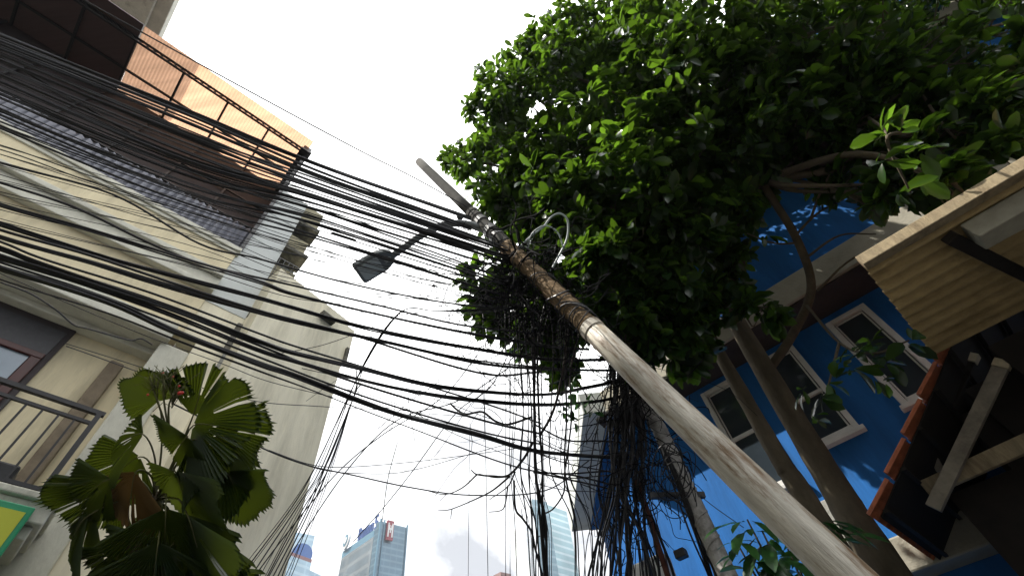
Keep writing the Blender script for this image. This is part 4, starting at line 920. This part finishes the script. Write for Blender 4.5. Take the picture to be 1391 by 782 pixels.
for k, (h, kind) in enumerate(((1, 'B'), (.7, 'o'), (.7, 'n'), (.7, 'n'), (.7, 'o'), (1.15, 'S'))):
    x0 = .40+.085*k+(.03 if k == 5 else 0); p0 = a+(b-a)*x0; w = .065*L0; z0 = ZT-3.5; hh = 9*h
    def st(x0_, x1_, y0_, y1_): 
        pa1, pa2 = p0+fr*w*x0_, p0+fr*w*x1_; slab(sgn, [pa1, pa2, pa2+sn*1.2, pa1+sn*1.2], z0+hh*y0_, z0+hh*y1_)
    segs = {'B': ((0, .25, 0, 1), (.25, .8, .85, 1), (.25, .8, .42, .58), (.25, .8, 0, .15), (.8, 1, .15, .42), (.8, 1, .58, .85)), 'o': ((0, .25, .0, 1), (.75, 1, 0, 1), (.25, .75, .8, 1), (.25, .75, 0, .2)),
            'n': ((0, .25, 0, 1), (.75, 1, 0, 1), (.25, .75, .8, 1)), 'S': ((0, 1, .86, 1), (0, .25, .55, .86), (0, 1, .43, .55), (.75, 1, .14, .43), (0, 1, 0, .14))}[kind]
    for sg_ in segs: st(*sg_)
so = sgn.build('roof_lettering', BLUELL if False else BLUEL, e)
m = MB(); pc = a+(b-a)*.10; cc = np.array([*pc, ZT+2]); sn3 = np.array([*sn, 0]); m.tube([cc, cc-sn3*1.6], 6.2, 20); lo = m.build('logo_disc', WHL, e)
m = MB(); m.tube([cc-sn3*1.7, cc-sn3*1.9], 4.2, 20); m.tube([cc-sn3*1.9, cc-sn3*2.1], 2.4, 16, 1); m.build('logo_ring', [GD, WHL], lo)
m = MB(); bc = np.array(dirv(b, c)[:2]); out = (b-a)/np.linalg.norm(b-a)
p0 = b+(c-b)*.22; w = np.linalg.norm(c-b)*.24
slab(m, [p0+out*.8, p0+out*2.2, p0+bc*w+out*2.2, p0+bc*w+out*.8], ZT-13, ZT+1); lo = m.build('logo_panel', REDL, e)
m = MB()
for x0, x1, z0, z1 in ((.12, .30, -11, -1), (.70, .88, -11, -1), (.30, .42, -6, -2.5), (.58, .70, -6, -2.5), (.42, .58, -8, -4.5)):
    slab(m, [p0+bc*w*x0+out*2.25, p0+bc*w*x0+out*2.6, p0+bc*w*x1+out*2.6, p0+bc*w*x1+out*2.25], ZT+z0, ZT+z1)
m.build('logo_mark', WHL, lo)
m = MB(); m.tube([np.array([*(a+(b-a)*.5+sn*8), ZT-5]), np.array([*(a+(b-a)*.5+sn*8), ZT+8])], .5, 6); m.build('roof_mast', GD, e)
# left stepped tower
e, a, b, c, d = tower('stepped_tower', 'pale blue stepped tower with a round blue emblem at the left bottom', (370, 730), (386, 719), (428, 727), 170, None)
GC = glass_facade('pale_blue_glass', (.34, .48, .58), (.44, .58, .66), 4.5, 7, dirv(b, c), .4, .3)
m = MB(); slab(m, [a, b, c, d], 0, 170); m.build('upper_block', GC, e)
zl = 148
a2, b2, c2, c3 = Uz(373, 760, zl)[:2], Uz(390, 752, zl)[:2], Uz(423, 764, zl)[:2], Uz(439, 772, zl)[:2]
m = MB(); slab(m, [a2, b2, c2, a2+c2-b2], 0, zl); slab(m, [c2, c3, c3+(a2-b2), c2+(a2-b2)], 0, zl-4); m.build('lower_block', GC, e)
m = MB(); slab(m, [a2, b2-(c2-b2)*.0, c2, a2+c2-b2], zl+.02, zl+2); m.build('podium_rim', mat('rust_red_rim', (.25, .12, .12), .6, .1, 1), e)
bc = (c-b)/np.linalg.norm(c-b); o3 = np.array([bc[1], -bc[0]]); o3 = o3 if o3@b < 0 else -o3
cc = np.array([*(b+(c-b)*.72+o3*.3), 157]); m = MB(); m.tube([cc, cc+np.array([*o3, 0])*1.0], 6.5, 20); m.build('emblem', mat('blue_emblem', (.05, .14, .40), .5, .1, 1), e)
m = MB(); slab(m, [b+(c-b)*.15+o3*.2, b+(c-b)*.15+o3*.9, b+(c-b)*.55+o3*.9, b+(c-b)*.55+o3*.2], 152, 162); m.build('name_panel', mat('pale_panel', (.5, .62, .64), .5, .1, 1), e)
# right tower
e, a, b, c, d = tower('glass_tower', 'pale teal glass tower half hidden behind the hanging wires', (722, 680), (742, 684), (770, 694), 215, None)
GT = glass_facade('teal_glass', (.30, .46, .50), (.50, .62, .66), 5.5, 60, dirv(b, c), .5, .25)
GT2 = glass_facade('teal_glass_side', (.20, .32, .38), (.28, .40, .46), 5.5, 8, dirv(a, b), .4, .3)
m = MB(); slab(m, [b, c, d+(c-b)*.0, a+(b-a)*.0], 0, 215); m.build('block', GT, e)
m = MB(); o4 = (b-a)/np.linalg.norm(b-a); n4 = np.array([o4[1], -o4[0]]); n4 = n4 if n4@b < 0 else -n4
slab(m, [a+n4*.3, b+n4*.3, b+n4*1.5, a+n4*1.5], 0, 216); m.build('side_glazing', GT2, e)
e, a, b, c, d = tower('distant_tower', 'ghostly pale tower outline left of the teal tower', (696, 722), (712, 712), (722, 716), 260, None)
m = MB(); slab(m, [a, b, c, d], 0, 260); m.build('block', glass_facade('haze_toned_glass', (.82, .86, .88), (.9, .92, .94), 6, 9, dirv(a, b), .2, .4), e)  # distance haze put into the pale glass colour
rb = MB(); e = empty('brick_roof_building', (*Uz(684, 782, 60)[:2], 0), 'low building with a brown roof edge just showing at the bottom left of the wires', 'building')
a, b, c = Uz(670, 781, 60)[:2], Uz(680, 776, 60)[:2], Uz(694, 779, 60)[:2]
slab(rb, [a, b, c, a+c-b], 0, 58); rb.build('wall', mat('far_brown', (.35, .24, .22), .8, .2, 1), e)
rb = MB(); slab(rb, [a, b, c, a+c-b], 58.02, 60); rb.build('roof_edge', mat('far_red', (.30, .20, .19), .8, .2, 1), e)

hz = MB(); hz.box8([(x, y, z) for z in (-1, 275) for x, y in ((-1600, -1600), (1600, -1600), (1600, 1600), (-1600, 1600))])
hm = bpy.data.materials.new('haze_air'); hm.use_nodes = True; hN = hm.node_tree.nodes; hN.remove(hN['Principled BSDF'])
pv = hN.new('ShaderNodeVolumePrincipled'); pv.inputs['Color'].default_value = (.86, .92, 1, 1); pv.inputs['Density'].default_value = .0002; pv.inputs['Anisotropy'].default_value = .3
hm.node_tree.links.new(pv.outputs[0], hN['Material Output'].inputs['Volume'])
ho = hz.build('haze', hm); ho['kind'] = 'stuff'
# ------------------------------------------------------------------ light
sun_dir = Vector((-.95, -.30, 0)).normalized(); EL = math.radians(57)
sd3 = Vector((sun_dir.x*math.cos(EL), sun_dir.y*math.cos(EL), math.sin(EL)))
sl_ = bpy.data.lights.new('sun', 'SUN'); sl_.energy = 5.0; sl_.angle = math.radians(.5); sl_.color = (1, .95, .87)
so_ = bpy.data.objects.new('sun', sl_); COL.objects.link(so_); so_.rotation_euler = sd3.to_track_quat('Z', 'Y').to_euler(); so_.location = (0, 0, 40)
w = bpy.data.worlds.new('World'); S.world = w; w.use_nodes = True
N, L = w.node_tree.nodes, w.node_tree.links; bg = N['Background']
sk = N.new('ShaderNodeTexSky'); sk.sky_type = 'NISHITA'; sk.sun_disc = False; sk.sun_elevation = EL; sk.sun_rotation = math.atan2(sd3.x, sd3.y)
tc = N.new('ShaderNodeTexCoord'); n = N.new('ShaderNodeTexNoise'); n.inputs['Scale'].default_value = 2.6; n.inputs['Detail'].default_value = 7; n.inputs['Roughness'].default_value = .55; n.inputs['Distortion'].default_value = .4
mp = N.new('ShaderNodeMapping'); mp.inputs['Scale'].default_value = (1, 1, 2.2); L.new(tc.outputs['Generated'], mp.inputs['Vector']); L.new(mp.outputs['Vector'], n.inputs['Vector'])
sx = N.new('ShaderNodeSeparateXYZ'); L.new(tc.outputs['Generated'], sx.inputs[0])
zr_ = N.new('ShaderNodeMapRange'); zr_.inputs['From Min'].default_value = .3; zr_.inputs['From Max'].default_value = .75; zr_.inputs['To Min'].default_value = 0; zr_.inputs['To Max'].default_value = .45; L.new(sx.outputs['Z'], zr_.inputs['Value'])
ad = N.new('ShaderNodeMath'); L.new(n.outputs['Fac'], ad.inputs[0]); L.new(zr_.outputs['Result'], ad.inputs[1])
cr_ = N.new('ShaderNodeMapRange'); cr_.inputs['From Min'].default_value = .58; cr_.inputs['From Max'].default_value = .98; L.new(ad.outputs[0], cr_.inputs['Value'])
cm = N.new('ShaderNodeMix'); cm.data_type = 'RGBA'; cm.inputs[6].default_value = (4.0, 4.1, 4.35, 1); cm.inputs[7].default_value = (20, 20, 19.8, 1); L.new(cr_.outputs['Result'], cm.inputs[0])
fm = N.new('ShaderNodeMix'); fm.data_type = 'RGBA'; fm.inputs[0].default_value = .93; L.new(sk.outputs['Color'], fm.inputs[6]); L.new(cm.outputs[2], fm.inputs[7])
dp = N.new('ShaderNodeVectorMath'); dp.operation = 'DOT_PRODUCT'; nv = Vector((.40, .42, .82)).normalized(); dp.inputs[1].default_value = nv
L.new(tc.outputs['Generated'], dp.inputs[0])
dk = N.new('ShaderNodeMapRange'); dk.interpolation_type = 'SMOOTHSTEP'; dk.inputs['From Min'].default_value = .18; dk.inputs['From Max'].default_value = .50; dk.inputs['To Min'].default_value = .035; dk.inputs['To Max'].default_value = 1.0  # sky dimmed behind left, added to keep light off the blue wall
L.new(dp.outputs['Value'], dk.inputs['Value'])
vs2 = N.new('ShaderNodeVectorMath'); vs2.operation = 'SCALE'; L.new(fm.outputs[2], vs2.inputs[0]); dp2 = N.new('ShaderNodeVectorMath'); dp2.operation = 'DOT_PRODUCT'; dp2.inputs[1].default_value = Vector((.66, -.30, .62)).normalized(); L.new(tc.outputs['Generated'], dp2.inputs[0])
dk2 = N.new('ShaderNodeMapRange'); dk2.interpolation_type = 'SMOOTHSTEP'; dk2.inputs['From Min'].default_value = .50; dk2.inputs['From Max'].default_value = .85; dk2.inputs['To Max'].default_value = 1.2; L.new(dp2.outputs['Value'], dk2.inputs['Value'])  # added bright lobe in the unseen sky, lights the cream facade
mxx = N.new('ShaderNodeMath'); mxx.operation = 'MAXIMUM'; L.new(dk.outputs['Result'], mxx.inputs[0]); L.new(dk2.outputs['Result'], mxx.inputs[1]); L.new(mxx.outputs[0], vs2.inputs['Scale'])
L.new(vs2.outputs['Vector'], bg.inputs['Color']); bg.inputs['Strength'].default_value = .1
S.view_settings.view_transform = 'Standard'; S.view_settings.look = 'None'; S.view_settings.exposure = .9; S.view_settings.gamma = 1; S.view_settings.use_curve_mapping = False
S.cycles.max_bounces = 7; S.cycles.diffuse_bounces = 3; S.cycles.glossy_bounces = 3; S.cycles.transmission_bounces = 4; S.cycles.transparent_max_bounces = 6
S.cycles.use_denoising = True
